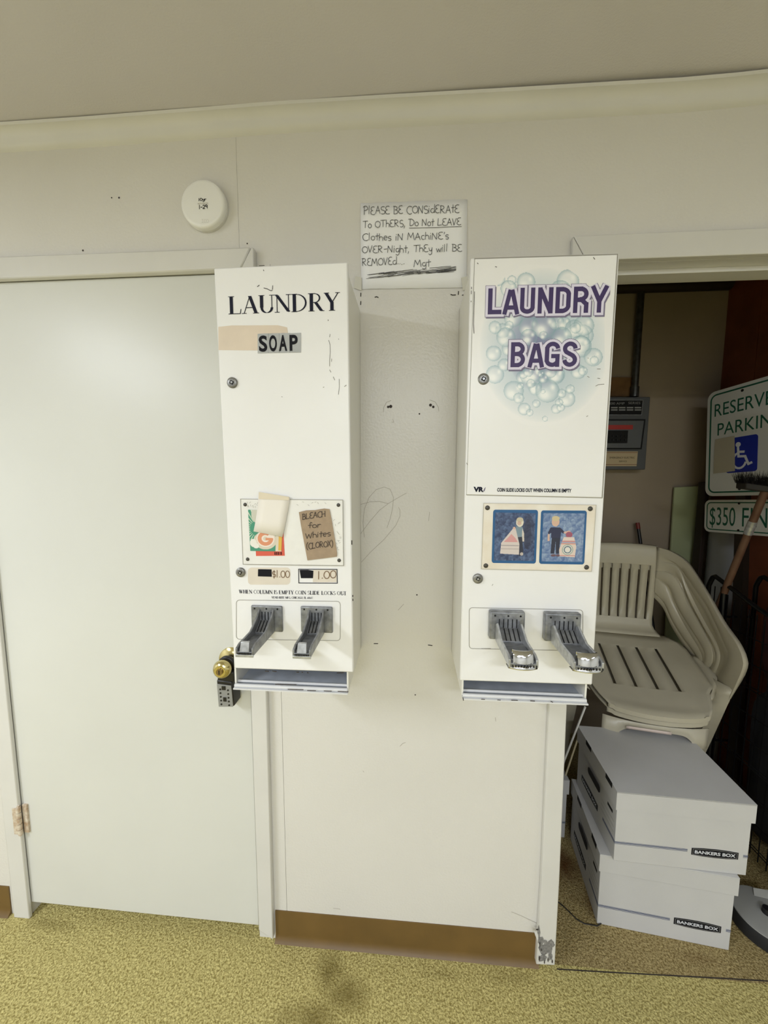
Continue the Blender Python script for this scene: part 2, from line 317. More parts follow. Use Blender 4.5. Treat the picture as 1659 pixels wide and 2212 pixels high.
def block(s, Y, p0, p1, h, layers, parent, sw=.19, eps=.0005, cell=.0004):
    """heavy condensed capitals printed in several flat inks; layers: (grow, material, dx, dz) from the bottom up, the inks never overlap"""
    a = at(*p0, Y); b = at(*p1, Y); c = at(p0[0], p0[1]-h, Y); hz = (c-a).z; U = b-a; L = U.length; un = U.normalized(); Z = Vector((0, 0, 1)); O = a+Vector((0, -eps, 0))
    m_ = .012; nx = int((L+2*m_)/cell); ny = int((hz+2*m_)/cell); gx = -m_+(np.arange(nx)+.5)*cell; gy = -m_+(np.arange(ny)+.5)*cell
    lab = -np.ones((ny, nx), int)
    for k, (gr, mt, dx, dz) in enumerate(layers):
        for q in block_quads(s, L, hz, sw, gr):
            q = np.array(q)+(dx, dz); i0, i1 = np.searchsorted(gx, (q[:, 0].min(), q[:, 0].max())); j0, j1 = np.searchsorted(gy, (q[:, 1].min(), q[:, 1].max()))
            if i1 <= i0 or j1 <= j0: continue
            X_, Y_ = np.meshgrid(gx[i0:i1], gy[j0:j1]); ins = np.ones(X_.shape, bool)
            for e in range(4):
                (xa, ya), (xb, yb) = q[e], q[(e+1) % 4]; ins &= ((xb-xa)*(Y_-ya)-(yb-ya)*(X_-xa)) >= 0
            lab[j0:j1, i0:i1][ins] = k
    for k, (gr, mt, dx, dz) in enumerate(layers):
        mb = MB()
        for j in range(ny):
            row = np.r_[0, (lab[j] == k).astype(int), 0]; d = np.diff(row); st = np.where(d == 1)[0]; en = np.where(d == -1)[0]
            for i0, i1 in zip(st, en):
                x0, x1 = -m_+i0*cell, -m_+i1*cell; y0 = -m_+j*cell
                mb.face([O+un*x0+Z*y0, O+un*x1+Z*y0, O+un*x1+Z*(y0+cell), O+un*x0+Z*(y0+cell)])
        if mb.f: mb.build('lettering', mt, parent, recalc=False)

def raster(name, corners, img, parent, eps=.0006, rough=.5, mname='print_ink', mask=None):
    """flat print: img (h,w,3) in sRGB 0-255, row 0 at the top; corners TL, TR, BR, BL"""
    h, w = img.shape[:2]; TL, TR, BR, BL = [np.array(c) for c in corners]
    s = np.linspace(0, 1, w+1)[None, :, None]; t = np.linspace(0, 1, h+1)[:, None, None]
    P = (TL*(1-s)+TR*s)*(1-t)+(BL*(1-s)+BR*s)*t; P = P.reshape(-1, 3)
    n = np.cross(TR-TL, BL-TL); n = n/np.linalg.norm(n)
    if n@(np.array(CAM)-TL) < 0: n = -n
    P = P+n*eps; org = np.array(WL[parent]); P = P-org
    idx = np.arange((h+1)*(w+1)).reshape(h+1, w+1)
    F = np.stack([idx[:-1, :-1], idx[1:, :-1], idx[1:, 1:], idx[:-1, 1:]], -1).reshape(-1, 4)
    c = img.reshape(-1, 3)/255.
    if mask is not None: k = mask.reshape(-1); F = F[k]; c = c[k]
    me = bpy.data.meshes.new(name); me.from_pydata(P.tolist(), [], F.tolist())
    c = np.where(c <= .04045, c/12.92, ((np.clip(c, 0, 1)+.055)/1.055)**2.4)
    cols = np.ones((len(F), 4, 4)); cols[:, :, :3] = c[:, None, :]
    at_ = me.color_attributes.new('Col', 'FLOAT_COLOR', 'CORNER'); at_.data.foreach_set('color', cols.reshape(-1).astype(np.float32))
    me.materials.append(vcol_mat(mname, rough)); me.update()
    o = bpy.data.objects.new(name, me); COL.objects.link(o); o.parent = parent; WL[o] = Vector(WL[parent]); return o

# ------------------------------------------------------------------ materials
WALLC = (222, 219, 212)
M_wall = mat('wall_paint', WALLC, .30, bump=.42, bscale=150, var=.02, vscale=2.5)
M_wallup = MATS['wall_paint']
M_trim = mat('trim_paint', (219, 217, 211), .35, var=.03, vscale=5, bump=.06, bscale=60)
M_door = mat('door_paint', (217, 217, 210), .36, var=.025, vscale=2.2, bump=.05, bscale=120)
M_ceil = mat('ceiling_paint', (216, 212, 214), .8, var=.03, vscale=2, bump=.25, bscale=220)
M_mach = mat('white_enamel', (241, 240, 238), .3, bump=.04, bscale=300, var=.01, vscale=8)
M_bm = mat('white_enamel_side', (230, 228, 220), .35, bump=.04, bscale=300)
M_gap = mat('dark_gap', (60, 56, 46), .9)
M_brownvinyl = mat('brown_vinyl', (112, 86, 44), .45, var=.1, vscale=9, bump=.05, bscale=90)
M_grease = mat('chip_dark', (52, 44, 40), .7)
M_ink = mat('black_ink', (22, 22, 28), .7, spec=.2)
M_pen = mat('pen_ink', (72, 72, 74), .8, spec=.2)
M_zinc = mat('cast_zinc', (158, 160, 163), .4, metal=.45, var=.3, vscale=60, bump=.25, bscale=180)
M_zinclt = mat('zinc_edge', (198, 200, 202), .3, metal=.5, var=.2, vscale=90)
M_chrome = mat('chrome', (205, 206, 208), .12, metal=1.0)
M_slot = mat('slot_black', (14, 14, 15), .8)
M_plastic_chair = mat('chair_plastic', (194, 187, 166), .33, var=.06, vscale=7, bump=.06, bscale=260)
M_card = mat('white_cardboard', (200, 199, 197), .75, var=.04, vscale=5, bump=.08, bscale=300)
M_brass = mat('brass', (208, 194, 140), .18, metal=1.0)
M_black = mat('black_plastic', (24, 23, 24), .38)
M_grey_pl = mat('grey_panel', (142, 142, 138), .45, bump=.08, bscale=400)

# carpet
def carpet(name, c1, c2, dark, spots, seed=0.):
    m = bpy.data.materials.new(name); m.use_nodes = True; nt = m.node_tree; b = nt.nodes['Principled BSDF']; L = nt.links.new
    b.inputs['Roughness'].default_value = .95; b.inputs['Specular IOR Level'].default_value = .1
    g = nt.nodes.new('ShaderNodeNewGeometry')
    n = nt.nodes.new('ShaderNodeTexNoise'); n.inputs['Scale'].default_value = 190; n.inputs['Detail'].default_value = 3; n.inputs['Distortion'].default_value = .6
    L(g.outputs['Position'], n.inputs['Vector'])
    r = nt.nodes.new('ShaderNodeValToRGB'); r.color_ramp.elements[0].position = .36; r.color_ramp.elements[1].position = .62
    r.color_ramp.elements[0].color = (*lin(c2), 1); r.color_ramp.elements[1].color = (*lin(c1), 1); L(n.outputs['Fac'], r.inputs['Fac'])
    n3 = nt.nodes.new('ShaderNodeTexNoise'); n3.inputs['Scale'].default_value = 7; n3.inputs['Detail'].default_value = 5; L(g.outputs['Position'], n3.inputs['Vector'])
    fac = None
    for (x, y, rx, ry, amt) in spots:   # soil spots on the pile
        sb = nt.nodes.new('ShaderNodeVectorMath'); sb.operation = 'SUBTRACT'; sb.inputs[1].default_value = (x, y, 0); L(g.outputs['Position'], sb.inputs[0])
        ml = nt.nodes.new('ShaderNodeVectorMath'); ml.operation = 'MULTIPLY'; ml.inputs[1].default_value = (1/rx, 1/ry, 0); L(sb.outputs[0], ml.inputs[0])
        ln = nt.nodes.new('ShaderNodeVectorMath'); ln.operation = 'LENGTH'; L(ml.outputs[0], ln.inputs[0])
        ad = nt.nodes.new('ShaderNodeMath'); ad.operation = 'MULTIPLY_ADD'; ad.inputs[1].default_value = 2.2; L(n3.outputs['Fac'], ad.inputs[0])
        sm = nt.nodes.new('ShaderNodeMath'); sm.operation = 'SUBTRACT'; sm.inputs[0].default_value = 2.1; ad.inputs[2].default_value = 0
        L(ln.outputs['Value'], ad.inputs[2]); L(ad.outputs[0], sm.inputs[1])
        mu = nt.nodes.new('ShaderNodeMath'); mu.operation = 'MULTIPLY'; mu.use_clamp = True; mu.inputs[1].default_value = amt; L(sm.outputs[0], mu.inputs[0])
        if fac is None: fac = mu.outputs[0]
        else:
            mx = nt.nodes.new('ShaderNodeMath'); mx.operation = 'MAXIMUM'; L(fac, mx.inputs[0]); L(mu.outputs[0], mx.inputs[1]); fac = mx.outputs[0]
    if fac is not None:
        mi = nt.nodes.new('ShaderNodeMix'); mi.data_type = 'RGBA'; mi.inputs['B'].default_value = (*lin(dark), 1)
        L(fac, mi.inputs['Factor']); L(r.outputs['Color'], mi.inputs['A']); L(mi.outputs['Result'], b.inputs['Base Color'])
    else: L(r.outputs['Color'], b.inputs['Base Color'])
    bp = nt.nodes.new('ShaderNodeBump'); bp.inputs['Strength'].default_value = .9; bp.inputs['Distance'].default_value = .006
    L(n.outputs['Fac'], bp.inputs['Height']); L(bp.outputs['Normal'], b.inputs['Normal']); return m
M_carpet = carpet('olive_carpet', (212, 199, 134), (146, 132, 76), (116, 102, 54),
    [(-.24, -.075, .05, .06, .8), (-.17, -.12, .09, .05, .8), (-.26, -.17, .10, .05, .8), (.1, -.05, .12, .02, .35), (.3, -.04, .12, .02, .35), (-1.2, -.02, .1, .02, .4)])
M_carpet2 = carpet('closet_carpet', (182, 164, 116), (122, 104, 64), (88, 56, 26), [(.60, .30, .07, .11, .9), (.66, .18, .05, .06, .7), (.56, .42, .06, .07, .8), (.9, .05, .08, .02, .3)])

# ------------------------------------------------------------------ setting: main room
RXL, RXR, RYB, WT = -3.4, 3.2, -5.6, .11
OPL, OPR = .432, 1.36         # opening in the back wall
ZS = at(1340, 568, 0).z       # soffit height of the opening
ZD = at(0, 609.5, 0).z        # top of the left door
fl = struct('floor', MB().box((RXL, RYB, -.05), (RXR, 0.0, 0)), M_carpet, origin=(0, 0, 0))
ce = struct('ceiling', MB().box((RXL, RYB, CEIL), (RXR, 0.0, CEIL+.05)), M_ceil, origin=(0, 0, CEIL))
DL, DR = at(68, 1948, 0).x-.003, at(557, 1999, 0).x+.002
wb = MB()
wb.box((RXL, .006, 0), (DL-.03, WT, CEIL)); wb.box((DL-.03, .006, ZD+.02), (DR+.03, WT, CEIL)); wb.box((DR+.03, .006, 0), (OPL-.01, WT, CEIL))
wb.box((OPL-.01, .006, ZS+.02), (OPR+.01, WT, CEIL)); wb.box((OPR+.01, .006, 0), (RXR, WT, CEIL))
wall = struct('wall_back', wb, M_gap, origin=(0, 0, 0))
# sheets of panelling on the wall, each with its own joint
def panel(x0, x1, z0, z1, poly=None):
    mb = MB()
    if poly: mb.prism(poly, (0, .006, 0))
    else: mb.box((x0, 0, z0), (x1, .006, z1))
    return mb.build('wall_panel', M_wall, wall)
sx1, sz = at(516.5, 515, 0).x, ZD+.02
J = at(613.5, 1727, 0).x; J2 = at(779, 900, 0).x
panel(RXL, DL-.03, 0, ZD+.02)
panel(RXL, sx1-.0003, ZD+.02, CEIL)
panel(sx1+.0003, OPL-.01+.0, ZD+.02, CEIL)
panel(DR+.03, J-.0005, 0, ZD+.02); panel(J+.0005, OPL-.012, 0, ZD+.02)
panel(OPL-.01, OPR+.01, ZS+.02, CEIL); panel(OPR+.01, RXR, 0, CEIL)
M_wall2 = mat('far_wall_paint', (232, 232, 232), .6)
struct('wall_left', MB().box((RXL-.08, RYB, 0), (RXL, WT, CEIL)), M_wall2); struct('wall_right', MB().box((RXR, RYB, 0), (RXR+.08, WT, CEIL)), M_wall2)
struct('wall_front', MB().box((RXL, RYB-.08, 0), (RXR, RYB, CEIL)), M_wall2)
# cove moulding at the ceiling, slightly bowed as in the photo
def cove(pts):
    mb = MB(); prof = [(0, 0), (.007, .004), (.014, .012), (.016, .020), (.022, .030), (.030, .036), (.036, .0375), (.038, .044), (0, .044)]
    rows = [[Vector((x, -p[0], z+p[1])) for p in prof] for x, z in pts]; mb.grid(rows, sm=False)
    return mb
pts = [(RXL, at(0, 327, -.005).z)]+[(at(x, y, -.005).x, at(x, y, -.005).z) for x, y in ((0, 327), (200, 315), (420, 299), (560, 287.5), (640, 283), (840, 272.5), (1060, 261.5), (1260, 251), (1450, 241), (1560, 232), (1659, 221.5))]+[(RXR, at(1659, 221.5, -.005).z)]
pts = [(x, min(z, CEIL-.044)) for x, z in pts]
struct('trim_1', cove(pts), M_trim)
# left door casing, header with mitre, legs
tr = MB(); slab(tr, -.02, .02, (-60, 604.5), (519, 580), (541, 533.5), (-60, 556)); tr.build('header_casing', M_trim, None)
o = bpy.data.objects['header_casing']; o.name = 'trim_2'; o['kind'] = 'structure'; o.modifiers.new('bevel', 'BEVEL').width = .003
tr = MB(); slab(tr, -.02, .02, (558.5, 2010), (589.5, 2031), (575, 1490), (547.5, 534), (542.3, 533.8), (519.8, 580), (541, 1490))
struct('trim_3', tr, M_trim, bevel=.003)
zl = at(0, 604.5, -.02).z
tr = MB(); a = at(28, 1966, -.012); b = at(61, 1958, -.012)
tr.prism([Vector((a.x, -.012, 0)), Vector((b.x, -.012, 0)), Vector((b.x-.004, -.012, zl)), Vector((a.x-.004, -.012, zl))], (0, .012, 0))
struct('trim_4', tr, M_trim, bevel=.003)
# door frame (jamb) and the door itself
fr = MB(); fr.box((DL-.03, 0, 0), (DL-.004, WT, ZD+.02)); fr.box((DR+.0035, 0, 0), (DR+.03, WT, ZD+.02)); fr.box((DL-.004, 0, ZD+.0025), (DR+.0035, WT, ZD+.02)); fr.box((DL-.03, .06, 0), (DR+.03, .075, ZD+.02))
struct('trim_5', fr, M_trim)
dr = MB(); zb0, zb1 = at(68, 1948, .002).z, at(556, 1998.6, .002).z
dr.prism([Vector((DL, .002, zb0)), Vector((DR, .002, zb1)), Vector((DR-.001, .002, ZD)), Vector((DL-.004, .002, ZD))], (0, .04, 0))
door = struct('door_1', dr, M_door, bevel=.0015, origin=((DL+DR)/2, 0, 0))
struct('door_sky_block', MB().box((DL-.03, .078, 0), (DR+.03, WT, ZD+.02)), M_gap)  # unseen dark slab added behind the door so no sky shows beneath it
struct('floor.002', MB().box((DL-.03, 0.0, -.05), (DR+.03, WT, 0)), M_carpet, origin=(0, 0, 0))
# hinge at lower left
hg = MB(); hx = at(46, 1770, -.008).x-.002; z0, z1 = at(46, 1800, -.008).z, at(46, 1741, -.008).z
for k in range(5):
    za = z0+(z1-z0)*k/5+.0012; hg.cyl((hx, -.012, za), (hx, -.012, z0+(z1-z0)*(k+1)/5-.0012), .0065, 14)
hg.box((hx+.004, -.004, z0), (hx+.02, .004, z1)); hg.box((hx-.018, -.0165, z0+.004), (hx-.003, -.010, z1-.004))
M_hinge = mat('rusty_painted_steel', (222, 214, 196), .5, c2=(176, 146, 116), vscale=70)
hg.build('hinge', M_hinge, door)
MB().cyl((hx, -.012, z0-.004), (hx, -.012, z1+.005), .0035, 10).build('hinge_pin', M_hinge, door)
# opening: lining, stop and casing
jb = MB(); jb.box((OPL-.012, 0, 0), (OPL, WT+.004, ZS)); jb.box((OPR, 0, 0), (OPR+.012, WT+.004, ZS)); jb.box((OPL-.012, 0, ZS), (OPR+.012, WT+.004, ZS+.02))
struct('trim_6', jb, M_trim)
st = MB(); st.box((OPL, .037, ZS-.0118), (OPR, .079, ZS)); st.box((OPR-.012, .037, 0), (OPR, .079, ZS-.0118)); struct('trim_7', st, M_trim, bevel=.001)
tr = MB(); hd = [at(1276, 563, -.018), at(1340, 559, -.018), at(1659, 547.5, -.018)]; e = at(1659, 491, -.018)
slabpts = [at(1268, 562, -.018), at(1659, 547.5, -.018), Vector((1.45, -.018, at(1659, 547.5, -.018).z)), Vector((1.45, -.018, e.z)), e, at(1240, 509.5, -.018)]
tr.prism(slabpts, (0, .018, 0)); struct('trim_8', tr, M_trim, bevel=.002)
tr = MB(); slab(tr, -.018, .018, (1158, 2084), (1199, 2086), (1209, 1900), (1225, 1525), (1267, 562.8), (1238.6, 509.5), (1186.5, 1525), (1170, 1900))
tc = struct('trim_9', tr, M_trim, bevel=.003)
tr = MB().box((OPR+.005, -.018, 0), (OPR+.07, 0, at(1659, 547.5, -.018).z-.001)); struct('trim_10', tr, M_trim, bevel=.003)
# chipped paint at the foot of the right casing
def blob(px, py, rx, ry, n=11, seed=1, jag=.35):
    r = random.Random(seed); return [(px+rx*math.cos(2*math.pi*i/n)*(1+r.uniform(-jag, jag)), py-ry*math.sin(2*math.pi*i/n)*(1+r.uniform(-jag, jag))) for i in range(n)]
M_chip = mat('bare_metal_chip', (150, 148, 146), .5, var=.35, vscale=120)
mb = MB()
for k, (x, y, a_, b_) in enumerate([(1181, 2050, 15, 13), (1190, 2038, 8, 8), (1168, 2034, 6, 10), (1164, 2015, 3, 14), (1172, 2070, 10, 8), (1189, 2066, 6, 8), (1178, 2035, 5, 5)]):
    MB().face(pxq(-.0184-.0001*k, *blob(x, y, a_, b_, 13, k+3))).build('paint_chip', M_chip, tc)
mb = MB()
for k, (x, y, a_, b_) in enumerate([(1160, 2008, 3, 2), (1165, 2070, 1.5, 5), (1176, 2078, 1.3, 4), (1184, 2073, 1.2, 5), (1193, 2077, 1.2, 4), (1166, 2040, 1.2, 6), (1170, 2052, 1, 3)]):
    MB().face(pxq(-.0195, *blob(x, y, a_, b_, 9, k+23))).build('paint_chip', M_grease, tc)
mb = MB(); mb.face(pxq(-.0196, (1156, 2020), (1160, 2030), (1162, 2036), (1163, 2022), (1160, 2012), (1153, 2010)));
mb.build('paint_flake', M_trim, tc)
# vinyl baseboards
def baseboard(name, a, b):
    prof = [(0, .104), (.002, .104), (.0035, .100), (.0035, .022), (.006, .012), (.012, .004), (.016, 0), (0, 0)]
    mb = MB(); rows = [[Vector((x, -p[0], p[1])) for p in prof] for x in np.linspace(a, b, 14)]; mb.grid(rows, sm=False); mb.face(rows[0]); mb.face(rows[-1])
    return struct(name, mb, M_brownvinyl)
baseboard('baseboard_back', at(596, 2000, 0).x, at(1163, 2040, 0).x)
baseboard('baseboard_left', RXL, at(20, 1900, 0).x-.002)
baseboard('baseboard_right', OPR+.075, RXR)

# marks on the wall: staples, anchor holes, pencil loops
def strokes(name, Y, lines, w, m, parent):
    if 1 < len(lines) <= 12: return [strokes(name, Y, [l], w, m, parent) for l in lines][0]
    mb = MB()
    for l in lines:
        p = [at(x, y, Y) for x, y in l]; mb.ribbon([(q.x, q.z) for q in p], Vector((1, 0, 0)), Vector((0, 0, 1)), Vector((0, Y, 0)), w)
    return mb.build(name, m, parent, recalc=False, kind='stuff' if len(lines) > 1 else None)
M_pencil = mat('pencil_grey', (168, 162, 148), .8); M_dk = mat('dark_mark', (50, 45, 40), .8); M_adh = mat('old_adhesive', (222, 210, 190), .6)
strokes('staple', -.0008, [[(779.5, 633), (779.3, 640)], [(779.5, 651), (779, 658)], [(810, 642), (813.5, 641), (817, 642.5)], [(974, 636), (978, 637.5), (984, 637)], [(990.5, 629.5), (990, 636)], [(999, 637.5), (1004, 637.2), (1009.5, 635.5)], [(808, 1390.5), (816, 1390.5)], [(925, 1393.5), (933.5, 1394.5)]], .0024, M_dk, wall)
strokes('pencil_scribble', -.0006, [
 [(779, 1153), (800, 1125), (820, 1102), (840, 1087), (855, 1078), (878, 1065)],
 [(787, 1160), (784, 1130), (787, 1100), (797, 1075), (812, 1058), (830, 1052), (843, 1057), (850, 1075), (848, 1098), (843, 1120), (836, 1140)],
 [(781, 1214), (800, 1193), (830, 1165), (855, 1135), (864, 1115), (864, 1102), (861, 1096)], [(778, 1090), (800, 1084), (820, 1083), (838, 1088)], [(928, 1106), (926, 1125)]], .0010, M_pencil, wall)
strokes('scratch', -.0006, [[(860, 1318), (872, 1305)], [(864, 1612), (870, 1606), (876, 1604)], [(1070, 1550), (1071, 1558)], [(1105, 1970), (1125, 1978), (1150, 1990), (1166, 1997)], [(720, 1962), (735, 1964)], [(784, 1665), (786, 1668)]], .0012, M_pencil, wall)
for x, y, r in [(838.5, 879, .0035), (844, 878, .0045), (930, 875, .004), (936, 879, .0035), (900.5, 1285, .0022), (906, 894, .0022), (897, 1501, .002), (241, 427, .002), (257, 427, .0026), (179, 541, .0026), (534, 526, .002), (775, 34, .003)]:
    if y > 100: p = at(x, y, -.0006); MB().face([p+Vector((r*math.cos(k*math.pi/5), 0, r*math.sin(k*math.pi/5))) for k in range(10)]).build('anchor_hole', M_grease, wall)
strokes('anchor_ring', -.0005, [[(828, 890), (829, 880), (835, 869), (845, 865)], [(928, 864), (940, 868), (947, 880), (948, 888)], [(848, 905), (851, 912), (846, 912)]], .001, M_pencil, wall)

# ------------------------------------------------------------------ setting: closet behind the opening
CY, CX1, CX0, CC = 1.09, 1.60, -.15, 2.47
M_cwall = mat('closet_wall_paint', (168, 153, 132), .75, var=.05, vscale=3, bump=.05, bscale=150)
M_brownw = mat('brown_wood_panel', (150, 78, 44), .45, c2=(104, 50, 28), vscale=4, bump=.05, bscale=90)
o = struct('floor_closet', MB().box((CX0, 0.0, -.05), (CX1, CY, 0)), M_carpet2, origin=(0, 0, 0)); o.name = 'floor.001'
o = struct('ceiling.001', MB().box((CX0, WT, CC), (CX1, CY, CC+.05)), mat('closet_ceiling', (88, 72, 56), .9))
struct('wall_closet_back', MB().box((CX0, CY, 0), (CX1+.05, CY+.06, CC+.05)), M_cwall)
struct('wall_closet_left', MB().box((CX0-.06, WT, 0), (CX0, CY+.06, CC+.05)), M_cwall)
wr = struct('wall_closet_right', MB().box((CX1+.006, WT, 0), (CX1+.06, CY, CC+.05)), M_gap)
ys = list(np.linspace(WT, CY, 6))
for k in range(5): MB().box((CX1, ys[k]+.0015, 0), (CX1+.006, ys[k+1]-.0015, CC)).build('wood_plank', M_brownw, wr)
# carpet seam at the threshold
th = MB(); a = at(1203, 2094, 0); 
p = [atz(1203, 2094), atz(1300, 2100), atz(1430, 2107), atz(1560, 2114), atz(1659, 2120)]
for i in range(4): th.face([p[i]+Vector((0, -.0016, .0012)), p[i+1]+Vector((0, -.0016, .0012)), p[i+1]+Vector((0, .0016, .0012)), p[i]+Vector((0, .0016, .0012))])
struct('trim_11', th, M_grease)

# ------------------------------------------------------------------ ceiling lamps (outside the frame)
M_lampm = mat('lamp_metal', (238, 238, 236), .5); M_diff = emis('lamp_diffuser', (238, 246, 255), 4.5)
def ceiling_lamp(x, y, turn, watts, label):
    t = thing('ceiling_light', (x, y, CEIL-.06), label, 'ceiling light', 'fluorescent ceiling lights')
    hx, hy = (.15, .6) if turn else (.6, .15)
    MB().box((x-hx, y-hy, CEIL-.03), (x+hx, y+hy, CEIL-.0005)).build('housing', M_lampm, t, bevel=.004)
    MB().box((x-hx+.01, y-hy+.01, CEIL-.06), (x+hx-.01, y+hy-.01, CEIL-.03)).build('diffuser', M_diff, t)
    ld = bpy.data.lights.new('tube_light', 'AREA'); ld.shape = 'RECTANGLE'; ld.size = 2*hx-.04; ld.size_y = 2*hy-.04; ld.energy = watts; ld.color = (.855, .908, 1.0)
    lo = bpy.data.objects.new('tube_light', ld); COL.objects.link(lo); lo.parent = t; lo.location = (0, 0, -.006)
for i, (x, y, tn, w) in enumerate(LAMPS):
    ceiling_lamp(x, y, tn, w, ['long fluorescent ceiling light left of the camera above the door side', 'fluorescent ceiling light straight behind the camera', 'long fluorescent ceiling light to the right of the camera', 'far left fluorescent ceiling light deep in the room', 'far right fluorescent ceiling light deep in the room'][i])

# ------------------------------------------------------------------ door knob, key lockbox
kn = at(476, 1450, -.068)
k = MB(); k.lathe((kn.x, .002, kn.z), (0, -1, 0), [(0, .039), (.004, .039), (.008, .034), (.011, .024), (.014, .016), (.030, .013), (.040, .014), (.046, .020), (.052, .0255), (.060, .027), (.067, .024), (.071, .019), (.0715, .017), (.0735, .016), (.0735, .010)], 40)
k.build('door_knob', M_brass, door)
k = MB(); k.cyl((kn.x, -.0715, kn.z), (kn.x, -.0755, kn.z), .0095, 20); k.build('keyhole', mat('knob_core', (150, 130, 96), .35, metal=1), door)
MB().box((kn.x-.0013, -.0762, kn.z-.006), (kn.x+.0013, -.0755, kn.z+.006)).build('keyhole', M_slot, door)
lbT = [at(467.5, 1473, -.052), at(501, 1477, -.052), at(506, 1526.5, -.052), at(472, 1526.5, -.052)]
lb = thing('key_lockbox', (lbT[3]+lbT[2])/2+Vector((0, .02, 0)), 'small black and grey push button key lockbox hanging from the brass door knob', 'lockbox')
body = MB(); body.prism([lbT[3], lbT[2], lbT[1]+Vector((0, 0, .006)), lbT[0]+Vector((0, 0, .006))], (0, .046, 0)); body.build('body', M_black, lb, bevel=.004)
ff = MB(); c = (lbT[0]+lbT[1]+lbT[2]+lbT[3])/4; ff.prism([c+(q-c)*.92+Vector((0, -.0025, -.002)) for q in (lbT[3], lbT[2], lbT[1], lbT[0])], (0, .0024, 0)); ff.build('face_plate', M_grey_pl, lb, bevel=.001)
Ul = (lbT[1]-lbT[0]); Vl = (lbT[0]-lbT[3])
for r_ in range(5):
    for s_ in (.24, .74):
        q = lbT[3]+Ul*s_+Vl*(.14+r_*.15)+Vector((0, -.0025, 0)); MB().lathe(q, (0, -1, 0), [(0, .0028), (.0012, .0026)], 10).build('button', M_black, lb)
q = lbT[3]+Ul*.36+Vl*.84; MB().box(q+Vector((0, -.0045, -.008)), q+Vector((.011, -.0024, .003))).build('latch_button', M_black, lb)
q = lbT[3]+Ul*.40+Vl*.38; MB().box(q+Vector((0, -.0045, -.008)), q+Vector((.009, -.0024, .004))).build('latch_button', M_black, lb)
sh = MB(); sh.lathe((kn.x, -.022, kn.z), (0, -1, 0), [(0, .017), (0, .026), (.014, .026), (.014, .017)], 28); 
sh.box((kn.x-.02, -.05, lbT[0].z), (kn.x+.03, -.018, kn.z-.012)); sh.build('shackle', M_black, lb, bevel=.003)

# ------------------------------------------------------------------ smoke detector
c = at(441.5, 442, -.042)
sd = thing('smoke_detector', (c.x, 0, c.z-.062), 'round white smoke detector on the upper wall above the door with handwritten date', 'smoke detector')
cc = at(449, 452, 0)
MB().lathe((cc.x-.002, 0, cc.z), (0, -1, 0), [(0, .061), (.006, .061), (.0075, .0585), (.008, .0585)], 56).build('base_ring', M_trim, sd)
MB().lathe((cc.x-.002, -.008, cc.z), (0, -1, 0), [(0, .0605), (.010, .0605), (.0135, .059), (.0155, .056), (.016, .051)], 56).build('cover', mat('detector_plastic', (238, 237, 232), .4), sd)
Yf = -.0242
pxpen('handwriting', '10yr', Yf, (429, 434), (446, 433), 5.5, M_ink, sd, .0014, jit=.0); pxpen('handwriting', '1-29', Yf, (430, 451.5), (449, 450.5), 8, M_ink, sd, .0016, jit=0)
pxletters('lettering', 'AUTOMATIC', Yf, (427, 442), (450, 441), 3.4, M_pencil, sd)
mb = MB()
for i in range(4):
    for j in range(3):
        p = at(437+i*4+(j % 2)*1.5, 474+j*3.2, Yf-.0004); mb.face([p+Vector((.0008*math.cos(a*1.05), 0, .0008*math.sin(a*1.05))) for a in range(6)])
mb.build('sounder_hole', M_pencil, sd)

# ------------------------------------------------------------------ handwritten notice
q = pxq(-.0012, (780, 625), (1007, 621.5), (1009.5, 431), (779, 440)); nt_ = thing('paper_notice', ((q[0]+q[1])/2), 'white sheet with handwritten request taped to the wall between the two machines', 'notice')
g = MB(); rows = []
for i in range(7):
    t = i/6; rows.append([vlerp(vlerp(q[0], q[1], s/12), vlerp(q[3], q[2], s/12), t)+Vector((0, -.0015*abs(math.sin(s*.9+t*2)), 0)) for s in range(13)])
g.grid(rows); g.build('paper', mat('paper_white', (246, 246, 246), .7), nt_, solid=.0003)
YN = -.0034
for s, p0, p1, h in [('PlEASE BE CONSidERAtE', (785, 463), (993, 460), 19), ('To OThERS,', (784, 492), (877, 490), 17), ('Do Not LEAVE', (884, 489), (997, 486), 17), ('Clothes iN MAchiNE\'s', (783, 520), (970, 517), 17),
                     ('OVER-Night, ThEy will BE', (782, 546), (999, 543), 17), ('REMOVEd....', (782, 575), (875, 571), 18), ('Mgt', (894, 577), (931, 575), 17)]:
    pxpen('handwriting', s, YN, p0, p1, h*.86, M_pen, nt_, .0013)
strokes('underline', YN-.0006, [[(884, 492.5), (940, 491.5), (997, 489)], [(928, 579), (960, 576), (974, 575)], [(925, 584), (950, 580), (985, 576)]], .0011, M_pen, nt_)
r = random.Random(4); ls = []
for i in range(46):
    x = r.uniform(788, 960); L_ = r.uniform(25, 70); y = 597-(x-788)*.065+r.uniform(-5, 5)*(1.1-(x-788)/260); ls.append([(x, y), (min(x+L_, 985), y-L_*.12+r.uniform(-2, 2))])
strokes('crossed_out_line', YN-.0006, ls, .0008, M_pen, nt_)
M_tape = mat('clear_tape', (214, 212, 200), .12, spec=.8)
for pts_ in [[(764, 622), (781, 628), (781, 600), (768, 596)], [(996, 600), (1000, 628), (1013, 622), (1010, 596)]]:
    MB().prism(pxq(-.0032, *pts_), (0, .0003, 0)).build('tape', M_tape, nt_)

